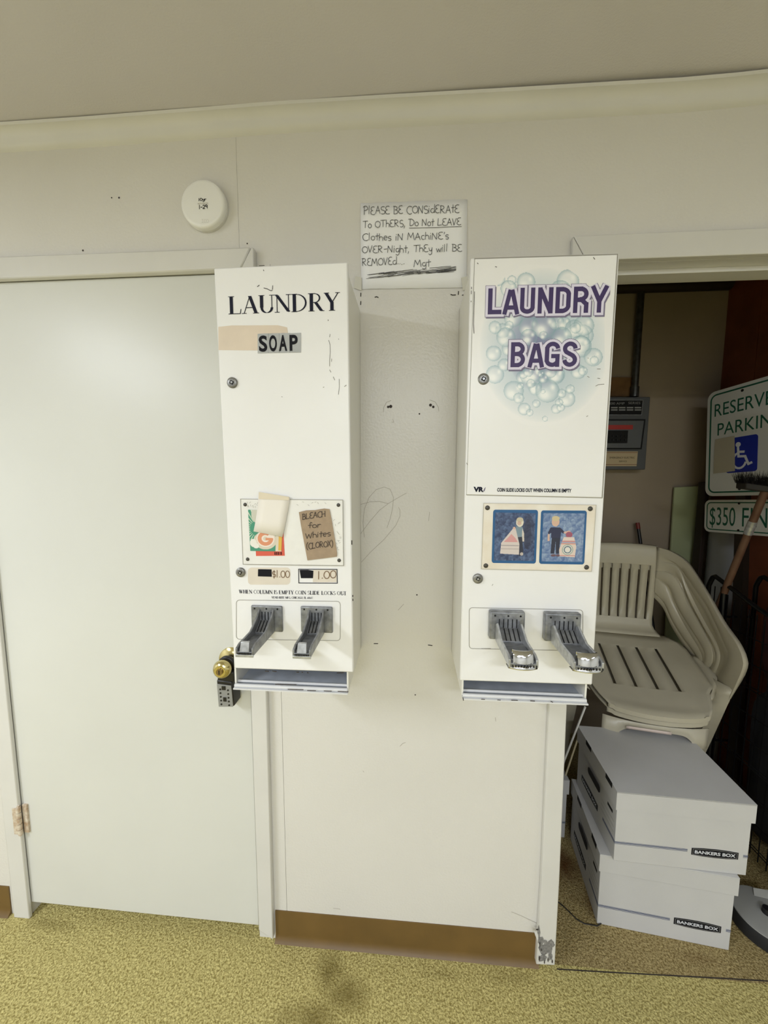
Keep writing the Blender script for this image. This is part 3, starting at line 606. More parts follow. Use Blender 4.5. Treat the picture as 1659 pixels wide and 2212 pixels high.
# ------------------------------------------------------------------ vending machines
YF = -.235; YB = -.223       # front of the door, front of the body
def lock(px, py, parent, r=.0105, name='cam_lock'):
    M_lk = mat('lock_metal', (150, 149, 145), .35, metal=.6, var=.2, vscale=90); p = at(px, py, YF); MB().lathe(p, (0, -1, 0), [(0, r*1.12), (.003, r*1.1), (.0045, r*.95), (.0045, r*.55)], 28).build(name, M_lk, parent)
    o = MB(); a = p+Vector((0, -.0046, 0)); o.prism([a+Vector((r*.52*math.cos(k*math.pi/2+.3), 0, r*.52*math.sin(k*math.pi/2+.3))) for k in range(4)][::-1], (0, -.0006, 0)); o.build('keyway', M_slot, parent)
    MB().lathe(p+Vector((0, -.0052, 0)), (0, -1, 0), [(0, r*.25), (.0008, r*.22)], 12).build('keyway', M_zinclt, parent)
def screw(px, py, parent, r=.0042, Y=None):
    p = at(px, py, YF-.003 if Y is None else Y); MB().lathe(p, (0, -1, 0), [(0, r), (.0018, r*.85), (.0024, r*.5)], 16).build('screw', mat('dark_screw', (84, 82, 78), .4, metal=.7), parent)
def outline(pts, Y, w, m, parent, name='seam', closed=True):
    p = [at(x, y, Y) for x, y in pts]; p2 = [(q.x, q.z) for q in p]
    if closed: p2.append(p2[0])
    mb = MB(); mb.ribbon(p2, Vector((1, 0, 0)), Vector((0, 0, 1)), Vector((0, Y, 0)), w); return mb.build(name, m, parent, recalc=False)
def rrect(x0, y0, x1, y1, r, sk=0.):
    """rounded pixel rectangle whose right side sits sk pixels lower"""
    pts = []
    for cx, cy, a0 in ((x0+r, y1-r, 180), (x1-r, y1-r, 270), (x1-r, y0+r, 0), (x0+r, y0+r, 90)):
        for k in range(5):
            a = math.radians(a0+90*k/4); pts.append((cx+r*math.cos(a), cy-r*math.sin(a)))
    return [(x, y+sk*(x-x0)/(x1-x0)) for x, y in pts]
M_line = mat('engraved_line', (150, 146, 134), .7); M_line2 = mat('plate_edge', (196, 190, 176), .6)
def chips(lst, parent, Y=None, name='paint_chip', m=None, w=.0016):
    if name == 'scratch': m = mat('scratch_mark', (104, 98, 88), .8)
    return strokes(name, (YF if Y is None else Y)-.0005, lst, w, m or M_grease, parent)

def coin_slide(px, py, parent_m, n_slots, style, dirx=0.):
    """coin slide: mounting plate, sloped housing with coin slots, long channel with rails and a push block"""
    p = at(px, py, YF); name = 'coin_slide'; X = Vector((1, 0, 0)); Z = Vector((0, 0, 1)); N = Vector((0, -1, 0))
    L = .118; hw = .0165 if style == 'zinc' else .025; lw = .0155 if style == 'zinc' else .0185
    # mounting plate
    pl = MB()
    if style == 'zinc':
        pl.prism([p+X*-.037+Z*-.031, p+X*.037+Z*-.031, p+X*.037+Z*.031, p+X*-.037+Z*.031], (0, -.006, 0))
    else:
        pl.prism([p+X*-.039+Z*-.030, p+X*.036+Z*-.030, p+X*.036+Z*.033, p+X*-.039+Z*.033], (0, -.018, 0))
    o = pl.build(name, M_zinc, parent_m, bevel=.0035); base = o
    yb = .006 if style == 'zinc' else .018
    A = p+N*yb
    hs = MB(); prof = [(-.030, 0), (-.030, .030), (-.019, .030), (-.002, .004), (-.002, 0)]
    hs.prism([A+X*hw+Z*z+N*d for z, d in prof], X*(-2*hw)); hs.build('housing', M_zinc, base, bevel=.001)
    # channel floor and rails
    ch = MB(); z0 = -.030
    ch.obox(A+X*-hw+Z*z0+N*.002, X*2*hw, Z*.008, N*(L-.002))
    ch.build('channel', M_zinc, base, bevel=.001)
    for sx in (-1, 1):
        rl = MB(); xx = p+X*(sx*hw)+N*yb
        pr = [(z0, .002), (z0, L), (z0+.015, L), (z0+.020, L-.014), (z0+.022, .052), (.012, .012), (.024 if style == 'zinc' else .006, .002)]
        rl.prism([xx+X*(-.0022)+Z*z+N*d for z, d in pr], X*.0044); rl.build('rail', M_zinclt if style != 'zinc' else M_zinc, base, bevel=.001)
    # sliding carrier and push block
    cr = MB(); cr.obox(A+X*-(hw-.004)+Z*(z0+.008)+N*.055, X*(2*hw-.008), Z*.004, N*(L-.06)); cr.build('carrier', mat('dark_zinc', (128, 130, 133), .4, metal=.5, var=.25, vscale=70), base)
    if style == 'zinc':
        b = MB(); b.prism([A+X*-.010+Z*(z0+.008)+N*(L+.001), A+X*.010+Z*(z0+.008)+N*(L+.001), A+X*.0085+Z*(z0+.027)+N*(L-.004), A+X*-.0085+Z*(z0+.027)+N*(L-.004)], -N*.006)
        b.build('push_lip', M_zinclt, base, bevel=.001)
        e = MB(); e.obox(A+X*-(hw+.002)+Z*(z0-.003)+N*(L-.002), X*(2*hw+.004), Z*.006, N*.003); e.build('end_plate', M_zinclt, base, bevel=.001)
    else:
        b = MB(); rows = []
        for i in range(9):
            a = math.radians(-55+110*i/8); xx = lw*math.sin(a)/math.sin(math.radians(55)); dd = .013*math.cos(a)
            rows.append([A+X*xx+Z*(z0+.008+h)+N*(L-.010+dd-k_) for h, k_ in ((0, -.001), (.007, .0), (.014, .002), (.020, .0055), (.0215, .010), (.003, .012))])
        b.grid(rows); b.build('push_lip', M_chrome, base)
        e = MB(); rows = []
        for i in range(9):
            xx = -hw-.002+(2*hw+.004)*i/8; dd = .008*(1-((i-4)/4)**2); rows.append([A+X*xx+Z*(z0+h)+N*(d+dd*w) for h, d, w in ((.004, L-.004, 1), (-.004, L-.004, 1), (-.004, L-.02, 0))])
        e.grid(rows); e.build('end_plate', M_chrome, base, solid=.001)
    # toothed front, slots and screws
    t = MB()
    for i in range(9): t.obox(A+X*((-hw+.003)+(2*hw-.007)/8*i)+Z*(z0+.0035)+N*(L+.0012+(.004 if style != 'zinc' else 0)), X*.0018, Z*.004, N*.0015)
    t.build('coin_teeth', M_slot, base)
    x = np.linspace(-.0105, .0115, n_slots) if style == 'zinc' else np.linspace(-.019, .018, n_slots)
    for i in range(n_slots):
        s = MB(); f0 = A+X*(x[i]-.0009)
        s.obox(f0+Z*-.002+N*.0003, X*.0018, Z*.019, N*.0008)
        s.obox(f0+Z*-.002+N*.0045, X*.0018, Z*-.0165+N*.0255, Vector((0, -.0010, .0007)))
        s.build('coin_slot', M_slot, base)
    for sx in (-.028, 0, .026):
        MB().lathe(p+X*sx+Z*.024+N*yb, N, [(0, .0022), (.0008, .0018)], 10).build('screw', M_slot, base)
    return base

def machine(name, TL, TR, BR, BL, xb0, xb1, zbot, label, top_back):
    fr_ = pxq(YF, BL, BR, TR, TL); base = Vector(((xb0+xb1)/2, YB/2, zbot)); t = thing(name, base, label, 'vending machine')
    ztop = (fr_[2].z+fr_[3].z)/2-.002
    dd = (fr_[3].x-fr_[0].x)
    # body shell: two sides, top, back, open below the door where the tray sits
    b = MB(); ins = .0025
    xl0, xr0 = xb0, xb1; xl1, xr1 = fr_[3].x+.006, fr_[2].x-.006
    def side(xa, xb_, w):
        return [(xa, zbot), (xb_, ztop)]
    for xa, xt, w in ((xl0, xl1, .004), (xr0-.004, xr1-.004, .004)):
        b.prism([Vector((xa, 0, zbot)), Vector((xa, YB, zbot)), Vector((xt, YB, ztop)), Vector((xt, 0, ztop))], (w, 0, 0))
    b.prism([Vector((xl1, YB, ztop-.004)), Vector((xr1, YB, ztop-.004)), Vector((xr1, YB, ztop)), Vector((xl1, YB, ztop))], (0, -YB, 0))
    b.prism([Vector((xl0, -.008, zbot)), Vector((xr0, -.008, zbot)), Vector((xr1, -.008, ztop)), Vector((xl1, -.008, ztop))], (0, .0079, 0))
    b.build('cabinet_body', M_bm, t)
    d = MB(); d.prism(fr_, (0, YB-YF, 0)); door_ = d.build('front_door', M_mach, t, bevel=.003)
    # delivery tray: floor, sloped back, rolled front lip
    zt = fr_[0].z
    tr_ = MB(); x0, x1 = xb0+.004, xb1-.004
    tr_.prism([Vector((x0, YB, zbot)), Vector((x1, YB, zbot)), Vector((x1, YB, zbot+.002)), Vector((x0, YB, zbot+.002))], (0, -YB-.01, 0))
    tr_.prism([Vector((x0, YB+.10, zbot+.002)), Vector((x1, YB+.10, zbot+.002)), Vector((x1, YB+.16, zt+.06)), Vector((x0, YB+.16, zt+.06))], (0, .002, 0))
    tr_.build('delivery_tray', mat('tray_grey_paint', (196, 202, 212), .35, var=.08, vscale=30), t)
    lp = MB(); lp.tube([Vector((x0-.002, YB-.004, zbot+.004)), Vector((x1+.002, YB-.004, zbot+.004))], .0045, 10); lp.tube([Vector((x0, YB+.010, zbot+.007)), Vector((x1, YB+.010, zbot+.007))], .0035, 8)
    lp.prism([Vector((x0-.003, YB-.012, zbot-.003)), Vector((x1+.004, YB-.012, zbot-.003)), Vector((x1+.004, YB-.012, zbot)), Vector((x0-.003, YB-.012, zbot))], (0, .03, 0))
    lp.build('tray_lip', mat('lip_paint', (222, 222, 222), .3), t)
    return t

M_navy = mat('navy_ink', (20, 22, 42), .65, spec=.25)
# ---- left machine
mA = machine('vending_machine', (461.5, 579), (751, 565.5), (763.5, 1453), (506, 1444), at(508, 1488, YB).x, -.1445, .996,
    'tall narrow white wall vending machine lettered LAUNDRY SOAP beside the closed door', None)
roman('lettering', 'LAUNDRY', YF, (494, 678.5), (734, 670), 37, M_navy, mA)
ap = MB(); ap.prism(pxq(YF-.0004, (472, 756), (560, 757), (560, 721), (622, 719), (620, 707), (600, 702.5), (500, 703), (471.5, 706)), (0, .0003, 0)); ap.build('adhesive_stain', mat('tape_residue', (226, 210, 190), .55, var=.04, vscale=20), mA)
for k_, (ch_, x) in enumerate(zip('SOAP', (561, 582.5, 604, 627))):
    xx0 = 556.5+k_*23.4; tl = MB(); tl.prism(pxq(YF-.0012, (xx0, 763-k_*.5), (xx0+23, 762.5-k_*.5), (xx0+23, 720-k_*.4), (xx0, 721-k_*.4)), (0, .001, 0))
    s_ = tl.build('letter_tile', mat('grey_sticker', (182, 184, 184), .35, var=.06, vscale=60), mA)
    pxletters('lettering', ch_, YF-.0012, (x, 758.5-k_*.6), (x+15.5, 758-k_*.6), 32.5, M_ink, s_, bold=.03, eps=.0006)
lock(502.5, 827, mA, .0105); lock(520.5, 1236, mA, .0100)
# window plate with slips
wp = MB(); wp.prism(pxq(YF-.003, (525, 1219), (742, 1222), (740.5, 1080), (519.5, 1078)), (0, .003, 0)); wpo = wp.build('window_plate', mat('window_plastic', (240, 238, 232), .16, var=.02, vscale=40), mA, bevel=.001)
outline([(525, 1219), (742, 1222), (740.5, 1080), (519.5, 1078)], YF-.0034, .0012, M_line, mA)
for x, y in ((529.5, 1090), (731, 1091), (535, 1208), (732.5, 1210.5)): screw(x, y, mA)
# scuffs in the plate
r = random.Random(9); sc_ = []
for i in range(34):
    x = r.choice([r.uniform(722, 736), r.uniform(640, 705), r.uniform(530, 560)]); y = r.uniform(1084, 1094) if x < 705 else r.uniform(1120, 1190); a = r.uniform(0, 3.1); sc_.append([(x, y), (x+4*math.cos(a), y+4*math.sin(a))])
strokes('scuff', YF-.0036, sc_, .0006, M_line, mA)
# detergent packet print (green and orange) behind the slip
def blend(img, m, c, a=1.): img[m] = img[m]*(1-a)+np.array(c)*a
def yy_xx(h, w): return np.mgrid[0:h, 0:w].astype(float)
h, w = 180, 148; Yg, Xg = yy_xx(h, w); Yg, Xg = Yg/2, Xg/2; img = np.zeros((h, w, 3)); img[:] = (222, 210, 188)
ang = np.degrees(np.arctan2(Yg-40, Xg-18)); dist = np.hypot(Xg-18, Yg-40)
blend(img, (Xg < 60), (74, 150, 122)); blend(img, (dist > 16) & (Xg < 40) & (Yg < 66) & ((ang % 12) < 3.2), (214, 222, 200))
blend(img, (np.hypot((Xg-36)/26, (Yg-66)/20) < 1), (216, 206, 186)); blend(img, (np.hypot((Xg-22)/16, (Yg-10)/20) < 1), (206, 204, 188))
blend(img, (np.hypot((Xg-8)/8, (Yg-72)/9) < 1) | (np.hypot((Xg-14)/7, (Yg-78)/6) < 1), (236, 234, 224))
gd = np.hypot((Xg-36)/17, (Yg-62)/15); ga = np.degrees(np.arctan2(Yg-62, Xg-36))
blend(img, (gd < 1.22) & (gd > .3), (238, 226, 214)); blend(img, (gd < 1.05) & (gd > .52) & ~((ga > -50) & (ga < -4)), (222, 150, 112)); blend(img, (Xg > 36) & (Xg < 52) & (Yg > 60) & (Yg < 66), (222, 150, 112))
blend(img, (Xg > 66) & (Yg < 88), (222, 180, 80))
pxY = YF-.0034
red = MB(); red.prism(pxq(pxY-.0002, (553, 1201), (615, 1200.5), (612, 1148), (551, 1160)), (0, .0002, 0)); red.build('red_packet', mat('red_print', (218, 96, 76), .45), mA)
raster('packet_print', pxq(pxY-.0004, (536, 1101), (612, 1103), (608, 1191), (541, 1190)), img, mA, rough=.4)
strokes('packet_print', pxY-.0016, [[(594, 1193), (594, 1198)], [(598, 1193), (598, 1198)], [(602, 1193), (602, 1198)], [(607, 1193), (607, 1198)]], .002, M_ink, mA)
sl = MB(); rows = []
for a_, b_, dy in (((558.5, 1062), (625, 1073), 0), ((558, 1072), (626, 1078), .0006), ((557, 1090), (624, 1092), .0010), ((552, 1125), (617, 1128), .0016), ((547.5, 1148), (610, 1160), .003)):
    rows.append([vlerp(at(*a_, pxY-.0015-dy), at(*b_, pxY-.0015-dy), s/4) for s in range(5)])
sl.grid(rows); sl.build('blank_paper_slip', mat('paper_slip', (238, 232, 222), .65), mA, solid=.0004)
tp = MB(); tp.prism(pxq(pxY-.0032, (558.5, 1078), (624, 1080.5), (624, 1073.5), (559, 1063)), (0, .0002, 0)); tp.build('masking_tape', mat('masking_tape', (224, 212, 188), .5), mA)
cbp = pxq(pxY-.002, (664, 1210.5), (727.5, 1202.5), (728, 1195), (716, 1122), (711.5, 1100), (700, 1098.5), (680, 1102), (661, 1102.5), (645.5, 1106.5), (650, 1135))
cb = MB(); cb.prism(cbp, (0, .0018, 0)); cbo = cb.build('cardboard_slip', mat('brown_cardboard', (172, 150, 124), .8, var=.08, vscale=60, bump=.1, bscale=300), mA)
Yc = pxY-.0022
for s, p0, p1, h_ in (('BLEACH', (653, 1122), (704, 1115), 12), ('for', (666, 1140.5), (694, 1139), 11), ('Whites', (660, 1163), (715, 1158), 12), ('(CLOROX)', (662, 1186), (720, 1180), 12.5)):
    pxpen('handwriting', s, Yc, p0, p1, h_, mat('marker_ink', (70, 58, 50), .7), mA, .0015)
# price strips
for pts_ in (rrect(535.5, 1226, 627, 1263, 8),):
    MB().prism(pxq(YF-.0004, *pts_), (0, .0003, 0)).build('price_strip', mat('faded_strip', (226, 216, 200), .5, var=.03, vscale=30), mA)
MB().prism(pxq(YF-.0004, (676, 1258), (727, 1258), (727, 1231), (676, 1231)), (0, .0003, 0)).build('price_strip', MATS['faded_strip'], mA)
outline([(645.5, 1259.5), (728.5, 1260), (728, 1230), (645, 1229.5)], YF-.0009, .0016, M_ink, mA, 'price_frame')
MB().prism(pxq(YF-.0009, (557, 1245), (587, 1246), (586.5, 1230), (557.5, 1229.5)), (0, .0004, 0)).build('blacked_out_price', M_ink, mA)
MB().prism(pxq(YF-.0009, (650, 1249), (676, 1249), (677, 1233), (665, 1231), (647, 1231)), (0, .0004, 0)).build('blacked_out_price', M_ink, mA)
M_bpen = mat('brown_marker', (120, 92, 62), .6)
pxpen('handwriting', '$1.00', YF-.0004, (589, 1247.5), (627, 1247), 15, M_bpen, mA, .0015); pxpen('handwriting', '1.00', YF-.0006, (686, 1250), (727.5, 1249), 16.5, M_bpen, mA, .0017)
roman('lettering', 'WHEN COLUMN IS EMPTY COIN SLIDE LOCKS OUT', YF, (516.5, 1281.5), (748.5, 1285.5), 7.8, M_navy, mA, fat=.02)
roman('lettering', 'VEND RITE MFG. CHICAGO, IL 60647', YF, (587, 1292.5), (676, 1293.5), 4.4, M_navy, mA, fat=.04)
outline(rrect(510.5, 1296, 735, 1381, 7, 3), YF-.0005, .0012, M_line, mA)
coin_slide(578, 1335, mA, 4, 'zinc'); coin_slide(685, 1337, mA, 4, 'zinc')
chips([[(556, 619), (560, 616)], [(570, 622), (577, 624), (585, 628), (588, 627)], [(589, 617), (588.5, 625)], [(569, 583), (570, 585)], [(708.5, 691), (709, 692.5)], [(560, 574), (571, 573.5)]], mA, w=.0013)
chips([[(713, 722), (712, 728)], [(710, 735), (713, 745), (713.5, 760), (712, 778), (712, 791)], [(716.5, 775), (716, 781)], [(712, 799), (715, 804)], [(720, 814), (723, 821)], [(732.5, 819), (733, 835), (731, 852)], [(748, 832), (744, 835)], [(698, 837), (700, 836)], [(608, 857), (610, 857.5)], [(731, 732), (732, 733)]], mA, w=.0009, name='scratch')
chips([[(573, 1449.5), (580, 1450)], [(589, 1449.5), (597, 1450.5)], [(641, 1452), (645, 1452)], [(728, 1453.5), (742, 1453)], [(652, 1452), (654, 1452.5)], [(664, 1453), (666, 1453.5)]], mA, w=.0022)
chips([[(762, 1286), (762, 1289)], [(762.3, 1294), (762.3, 1297.5)], [(760, 1168), (760, 1176)]], mA, w=.0022)
def lipchips(lst, parent): return strokes('paint_chip', YB-.0125, lst, .0018, M_grease, parent)
lipchips([[(622, 1489), (655, 1490)], [(664, 1491.5), (682, 1492)], [(700, 1492.5), (716, 1493)], [(730, 1493.5), (752, 1494.5)], [(595, 1478), (640, 1479)]], mA)
# ---- right machine
mB = machine('vending_machine', (1017, 557), (1339, 545.5), (1279.7, 1480), (993.5, 1470.5), .1185, at(1266, 1512, YB).x, .9965,
    'tall narrow white wall vending machine with purple LAUNDRY BAGS and bubble print beside the opening', None)
# upper door standing proud inside the rim
ud = MB(); ud.prism(pxq(YF-.003, (1008, 1068.5), (1300.5, 1075), (1334, 549.5), (1026, 559)), (0, .003, 0)); ud.build('upper_door', M_mach, mB, bevel=.0015)
outline([(1008, 1069), (1301, 1075.5), (1334.5, 549), (1025.5, 558.5)], YF-.0008, .0014, M_line, mB)
Yu = YF-.003
# bubble print
h, w = 290, 230; x0p, y0p, x1p, y1p = 1030, 572, 1306, 920; Yg, Xg = yy_xx(h, w); PX = x0p+(Xg+.5)*1.2; PY = y0p+(Yg+.5)*1.2
base_c = np.array((241, 240, 238.)); img = np.zeros((h, w, 3)); img[:] = base_c
hd_ = np.hypot((PX-1176)/132, (PY-745)/158); a_ = np.clip(1.06-hd_, 0, 1)**.7*.85; img = img*(1-a_[..., None])+np.array((158, 184, 198.))*a_[..., None]
hd_ = np.hypot((PX-1160)/62, (PY-745)/92); a_ = np.clip(1.05-hd_, 0, 1)**.6*.8; img = img*(1-a_[..., None])+np.array((118, 120, 158.))*a_[..., None]
rb = random.Random(21)
bub = [(1078, 601, 15), (1107, 604, 10), (1100, 622, 18), (1138, 608, 20), (1228, 606, 24), (1212, 628, 24), (1070, 704, 14), (1101, 700, 10), (1094, 725, 21), (1144, 703, 22), (1177, 700, 27), (1144, 725, 18), (1215, 725, 22),
       (1262, 700, 22), (1244, 705, 12), (1255, 745, 24), (1282, 768, 20), (1067, 760, 17), (1070, 806, 20), (1090, 785, 14), (1130, 812, 14), (1150, 806, 26), (1111, 842, 22), (1122, 858, 12), (1158, 838, 14), (1184, 842, 26), (1204, 806, 18), (1190, 800, 14),
       (1226, 860, 18), (1250, 800, 16), (1209, 868, 9), (1134, 882, 14), (1160, 870, 9), (1203, 882, 11), (1146, 890, 8), (1233, 838, 10)]
for k_ in range(20): bub.append((rb.gauss(1170, 55), rb.gauss(800, 60), rb.uniform(5, 11)))
for k_ in range(16):
    w1 = rb.uniform(0, 6.28); w2 = rb.uniform(.2, .95)**.5; bub.insert(0, (1176+108*w2*math.cos(w1), 745+125*w2*math.sin(w1), rb.uniform(14, 24)))
for bx, by, br in bub:
    d = np.hypot(PX-bx, PY-by)/br; ins = d < 1
    rim = np.clip((d-.55)/.45, 0, 1)**1.5*.6; img[ins] = img[ins]*(1-rim[ins][:, None])+np.array((136, 168, 178.))*rim[ins][:, None]
    hl = np.exp(-(((PX-bx+br*.25)/(br*.55))**2+((PY-by-br*.35)/(br*.5))**2)*1.2)*.75+np.exp(-(((PX-bx-br*.45)/(br*.2))**2+((PY-by+br*.3)/(br*.25))**2))*.6
    hl = np.clip(hl*1.5, 0, .95); img[ins] = img[ins]*(1-hl[ins][:, None])+np.array((246, 247, 244.))*hl[ins][:, None]
raster('bubble_print', pxq(Yu, (x0p, y0p), (x1p, y0p), (x1p, y1p), (x0p, y1p)), img, mB, eps=.0001, rough=.3, mname='enamel_print', mask=((hd_ < 9) & (np.hypot((PX-1172)/142, (PY-745)/178) < 1)))
# (letters in four printed layers)
M_purple = mat('purple_ink', (58, 40, 92), .45); M_lav = mat('lavender_ink', (224, 219, 236), .45); M_edge = mat('grey_purple_ink', (120, 112, 138), .5)
for s, p0, p1, hh in (('LAUNDRY', (1052, 679.5), (1302, 675.5), 56), ('BAGS', (1101, 793.5), (1239, 792.5), 54)):
    block(s, Yu, p0, p1, hh, ((.0105, M_edge, .0022, -.0026), (.0116, M_edge, 0, 0), (.0096, M_lav, 0, 0), (.0, M_purple, 0, 0)), mB, eps=.0006)
lock(1044, 819.5, mB, .0108); lock(1032, 1249.5, mB, .0100)
pxletters('lettering', 'COIN SLIDE LOCKS OUT WHEN COLUMN IS EMPTY', Yu, (1074, 1061.5), (1233.5, 1063.5), 7.2, M_navy, mB, bold=.035)
pxletters('lettering', 'VR', Yu, (1024, 1061.5), (1043, 1062), 9.5, M_navy, mB, bold=.06); strokes('lettering', Yu-.0006, [[(1046, 1061), (1048.5, 1053)], [(1044.5, 1061), (1047, 1055)]], .0012, M_edge, mB)
MB().prism(pxq(YF-.003, (1040, 1229), (1278, 1234.5), (1288, 1091), (1045, 1087)), (0, .003, 0)).build('picture_plate', mat('aged_plate', (240, 234, 222), .2, c2=(228, 216, 196), vscale=22), mB, bevel=.001)
outline([(1040, 1229), (1278, 1234.5), (1288, 1091), (1045, 1087)], YF-.0034, .0012, M_line2, mB)
for x, y in ((1053, 1097), (1275, 1099), (1049.5, 1222), (1267, 1225.5)): screw(x, y, mB, .0052)
def noise2(h, w, sc_, seed):
    rs = np.random.RandomState(seed); g = rs.rand(int(h/sc_)+3, int(w/sc_)+3); yi = np.arange(h)/sc_; xi = np.arange(w)/sc_
    y0 = yi.astype(int); x0 = xi.astype(int); fy = (yi-y0)[:, None]; fx = (xi-x0)[None, :]
    return g[y0][:, x0]*(1-fy)*(1-fx)+g[y0+1][:, x0]*fy*(1-fx)+g[y0][:, x0+1]*(1-fy)*fx+g[y0+1][:, x0+1]*fy*fx
def poly(Xg, Yg, pts):
    ins = np.zeros(Xg.shape, bool); n = len(pts)
    for i in range(n):
        (xa, ya), (xb, yb_) = pts[i], pts[(i+1) % n]
        c_ = ((ya > Yg) != (yb_ > Yg)); ins ^= c_ & (Xg < (xb-xa)*(Yg-ya)/((yb_-ya) if yb_ != ya else 1e-9)+xa)
    return ins
def kid(right):
    h, w = 207, 173; Yg, Xg = yy_xx(h, w); Yg, Xg = Yg/1.8, Xg/1.8; nz = noise2(h, w, 13, 3+right)*.5+noise2(h, w, 5, 8+right)*.5; nz = np.clip((nz-.5)*1.5+.5+.25*np.sin((Xg+Yg)/3+nz*7)*.5, 0, 1)
    c1, c2 = (np.array((50, 62, 96.)), np.array((98, 118, 152.))) if not right else (np.array((88, 112, 156.)), np.array((150, 168, 192.)))
    img = c1+(c2-c1)*nz[..., None]
    E_ = lambda cx, cy, rx, ry: np.hypot((Xg-cx)/rx, (Yg-cy)/ry) < 1
    if not right:
        blend(img, E_(80, 45, 14, 42), (42, 42, 60), .35); blend(img, E_(78, 50, 9, 36), (42, 42, 60), .4); blend(img, poly(Xg, Yg, [(52, 55), (66, 55), (70, 100), (60, 104), (54, 80)]), (46, 50, 66))
        blend(img, poly(Xg, Yg, [(50, 32), (66, 33), (70, 56), (52, 58)]), (126, 146, 158)); blend(img, poly(Xg, Yg, [(66, 36), (70, 48), (71, 68), (67, 68), (65, 50)]), (214, 204, 190))
        blend(img, E_(59, 22, 9, 11), (222, 214, 196)); blend(img, E_(59, 16, 8, 6), (196, 186, 160)); blend(img, E_(58, 24, 5, 5), (196, 158, 140), .7)
        blend(img, poly(Xg, Yg, [(44, 36), (49, 35), (60, 75), (60, 100), (14, 98), (16, 72)]), (214, 202, 196)); blend(img, poly(Xg, Yg, [(40, 50), (50, 60), (56, 70), (22, 70)]), (214, 138, 138), .7)
        for yq in (74, 84): blend(img, np.abs(Yg-yq-1.5*np.sin(Xg/5)) < .9, (150, 138, 140), .6*1) if False else None
        m_ = poly(Xg, Yg, [(16, 72), (58, 72), (60, 100), (14, 98)]); blend(img, m_ & (np.abs(Yg-78) < 1), (170, 160, 160)); blend(img, m_ & (np.abs(Yg-86) < 1), (178, 168, 164)); blend(img, E_(46, 36, 3, 3), (214, 176, 156))
        blend(img, E_(66, 98, 4, 4), (190, 180, 172))
    else:
        blend(img, poly(Xg, Yg, [(22, 56), (42, 56), (40, 96), (33, 96), (31, 66), (29, 96), (20, 96)]), (44, 48, 66)); blend(img, poly(Xg, Yg, [(18, 33), (40, 33), (52, 44), (48, 48), (43, 44), (42, 58), (20, 58), (20, 46), (14, 50), (12, 46)]), (46, 50, 78))
        blend(img, poly(Xg, Yg, [(12, 49), (16, 49), (17, 66), (12, 66)]), (214, 178, 158)); blend(img, poly(Xg, Yg, [(48, 44), (62, 40), (66, 44), (52, 48)]), (214, 178, 158))
        blend(img, E_(29, 20, 9, 11), (214, 178, 156)); blend(img, E_(29, 12, 9, 6), (206, 190, 150)); blend(img, E_(62, 50, 8, 7), (160, 90, 110)); blend(img, E_(27, 100, 6, 3), (110, 84, 92)); blend(img, E_(38, 100, 5, 3), (110, 84, 92))
        blend(img, poly(Xg, Yg, [(50, 56), (74, 56), (80, 78), (78, 104), (42, 102), (40, 86), (46, 66)]), (222, 204, 192))
        m_ = poly(Xg, Yg, [(50, 56), (74, 56), (80, 78), (78, 104), (42, 102), (40, 86), (46, 66)])
        for yq, cq in ((66, (190, 110, 120)), (69, (150, 150, 180)), (72, (216, 150, 130)), (100, (200, 130, 130))): blend(img, m_ & (np.abs(Yg-yq) < 1.1), cq)
        for rr_, cq in ((13, (150, 176, 168)), (11, (226, 214, 204)), (9, (96, 124, 136)), (6.5, (226, 220, 212))): blend(img, m_ & (np.hypot(Xg-60, Yg-86) < rr_), cq)
    return np.clip(img, 0, 255)
for right, q_ in ((0, ((1062, 1216), (1157.5, 1217.5), (1162, 1103), (1065.5, 1101))), (1, ((1164.5, 1218), (1262, 1219.5), (1268.5, 1103.5), (1169, 1102.5)))):
    c_ = pxq(YF-.0036, *q_); ce_ = sum(c_, Vector())/4
    rp = [c_[0]+(c_[1]-c_[0])*u_+(c_[3]-c_[0])*v_ for u_, v_ in rr2(1, 1, .05)]; MB().prism(rp, (0, .0004, 0)).build('picture_border', mat('blue_border', (38, 92, 142), .4), mB)
    c2_ = [ce_+(p_-ce_)*.90 for p_ in c_]; raster('picture_print', [c2_[3], c2_[2], c2_[1], c2_[0]], kid(right), mB, eps=.0006, rough=.35)
outline(rrect(1013.5, 1312.5, 1259, 1401, 7, 5), YF-.0005, .0012, M_line, mB)
coin_slide(1093, 1347, mB, 5, 'chrome'); coin_slide(1211, 1351, mB, 5, 'chrome')
chips([[(1018.5, 620), (1018.5, 624)], [(1018, 628), (1018, 635)], [(1017.5, 650), (1017.5, 652)], [(1025, 630), (1024, 660), (1023, 700), (1024, 720)], [(1282, 556), (1285, 560)], [(1031, 568), (1033, 570)], [(1070, 576), (1073, 577)]], mB, Y=Yu, w=.0011)
chips([[(1290, 797), (1297, 797)], [(1291, 817), (1296, 817.5)], [(1287, 834), (1292, 831), (1305, 830)], [(1269, 813), (1273, 815)], [(1267, 900), (1270, 898)], [(1270, 773), (1271, 774)], [(1008, 1000), (1010, 1004)]], mB, Y=Yu, w=.0009, name='scratch')
lipchips([[(1040, 1510.5), (1047, 1510.8)], [(1075, 1512), (1081, 1512.3)], [(1105, 1512.5), (1118, 1513)], [(1146, 1514), (1155, 1514.5)], [(1190, 1515), (1194, 1517)], [(1000, 1507), (1001, 1513)]], mB)
chips([[(1040, 1401), (1060, 1401)], [(1063, 1265), (1065, 1262)]], mB, w=.0008, name='scratch')

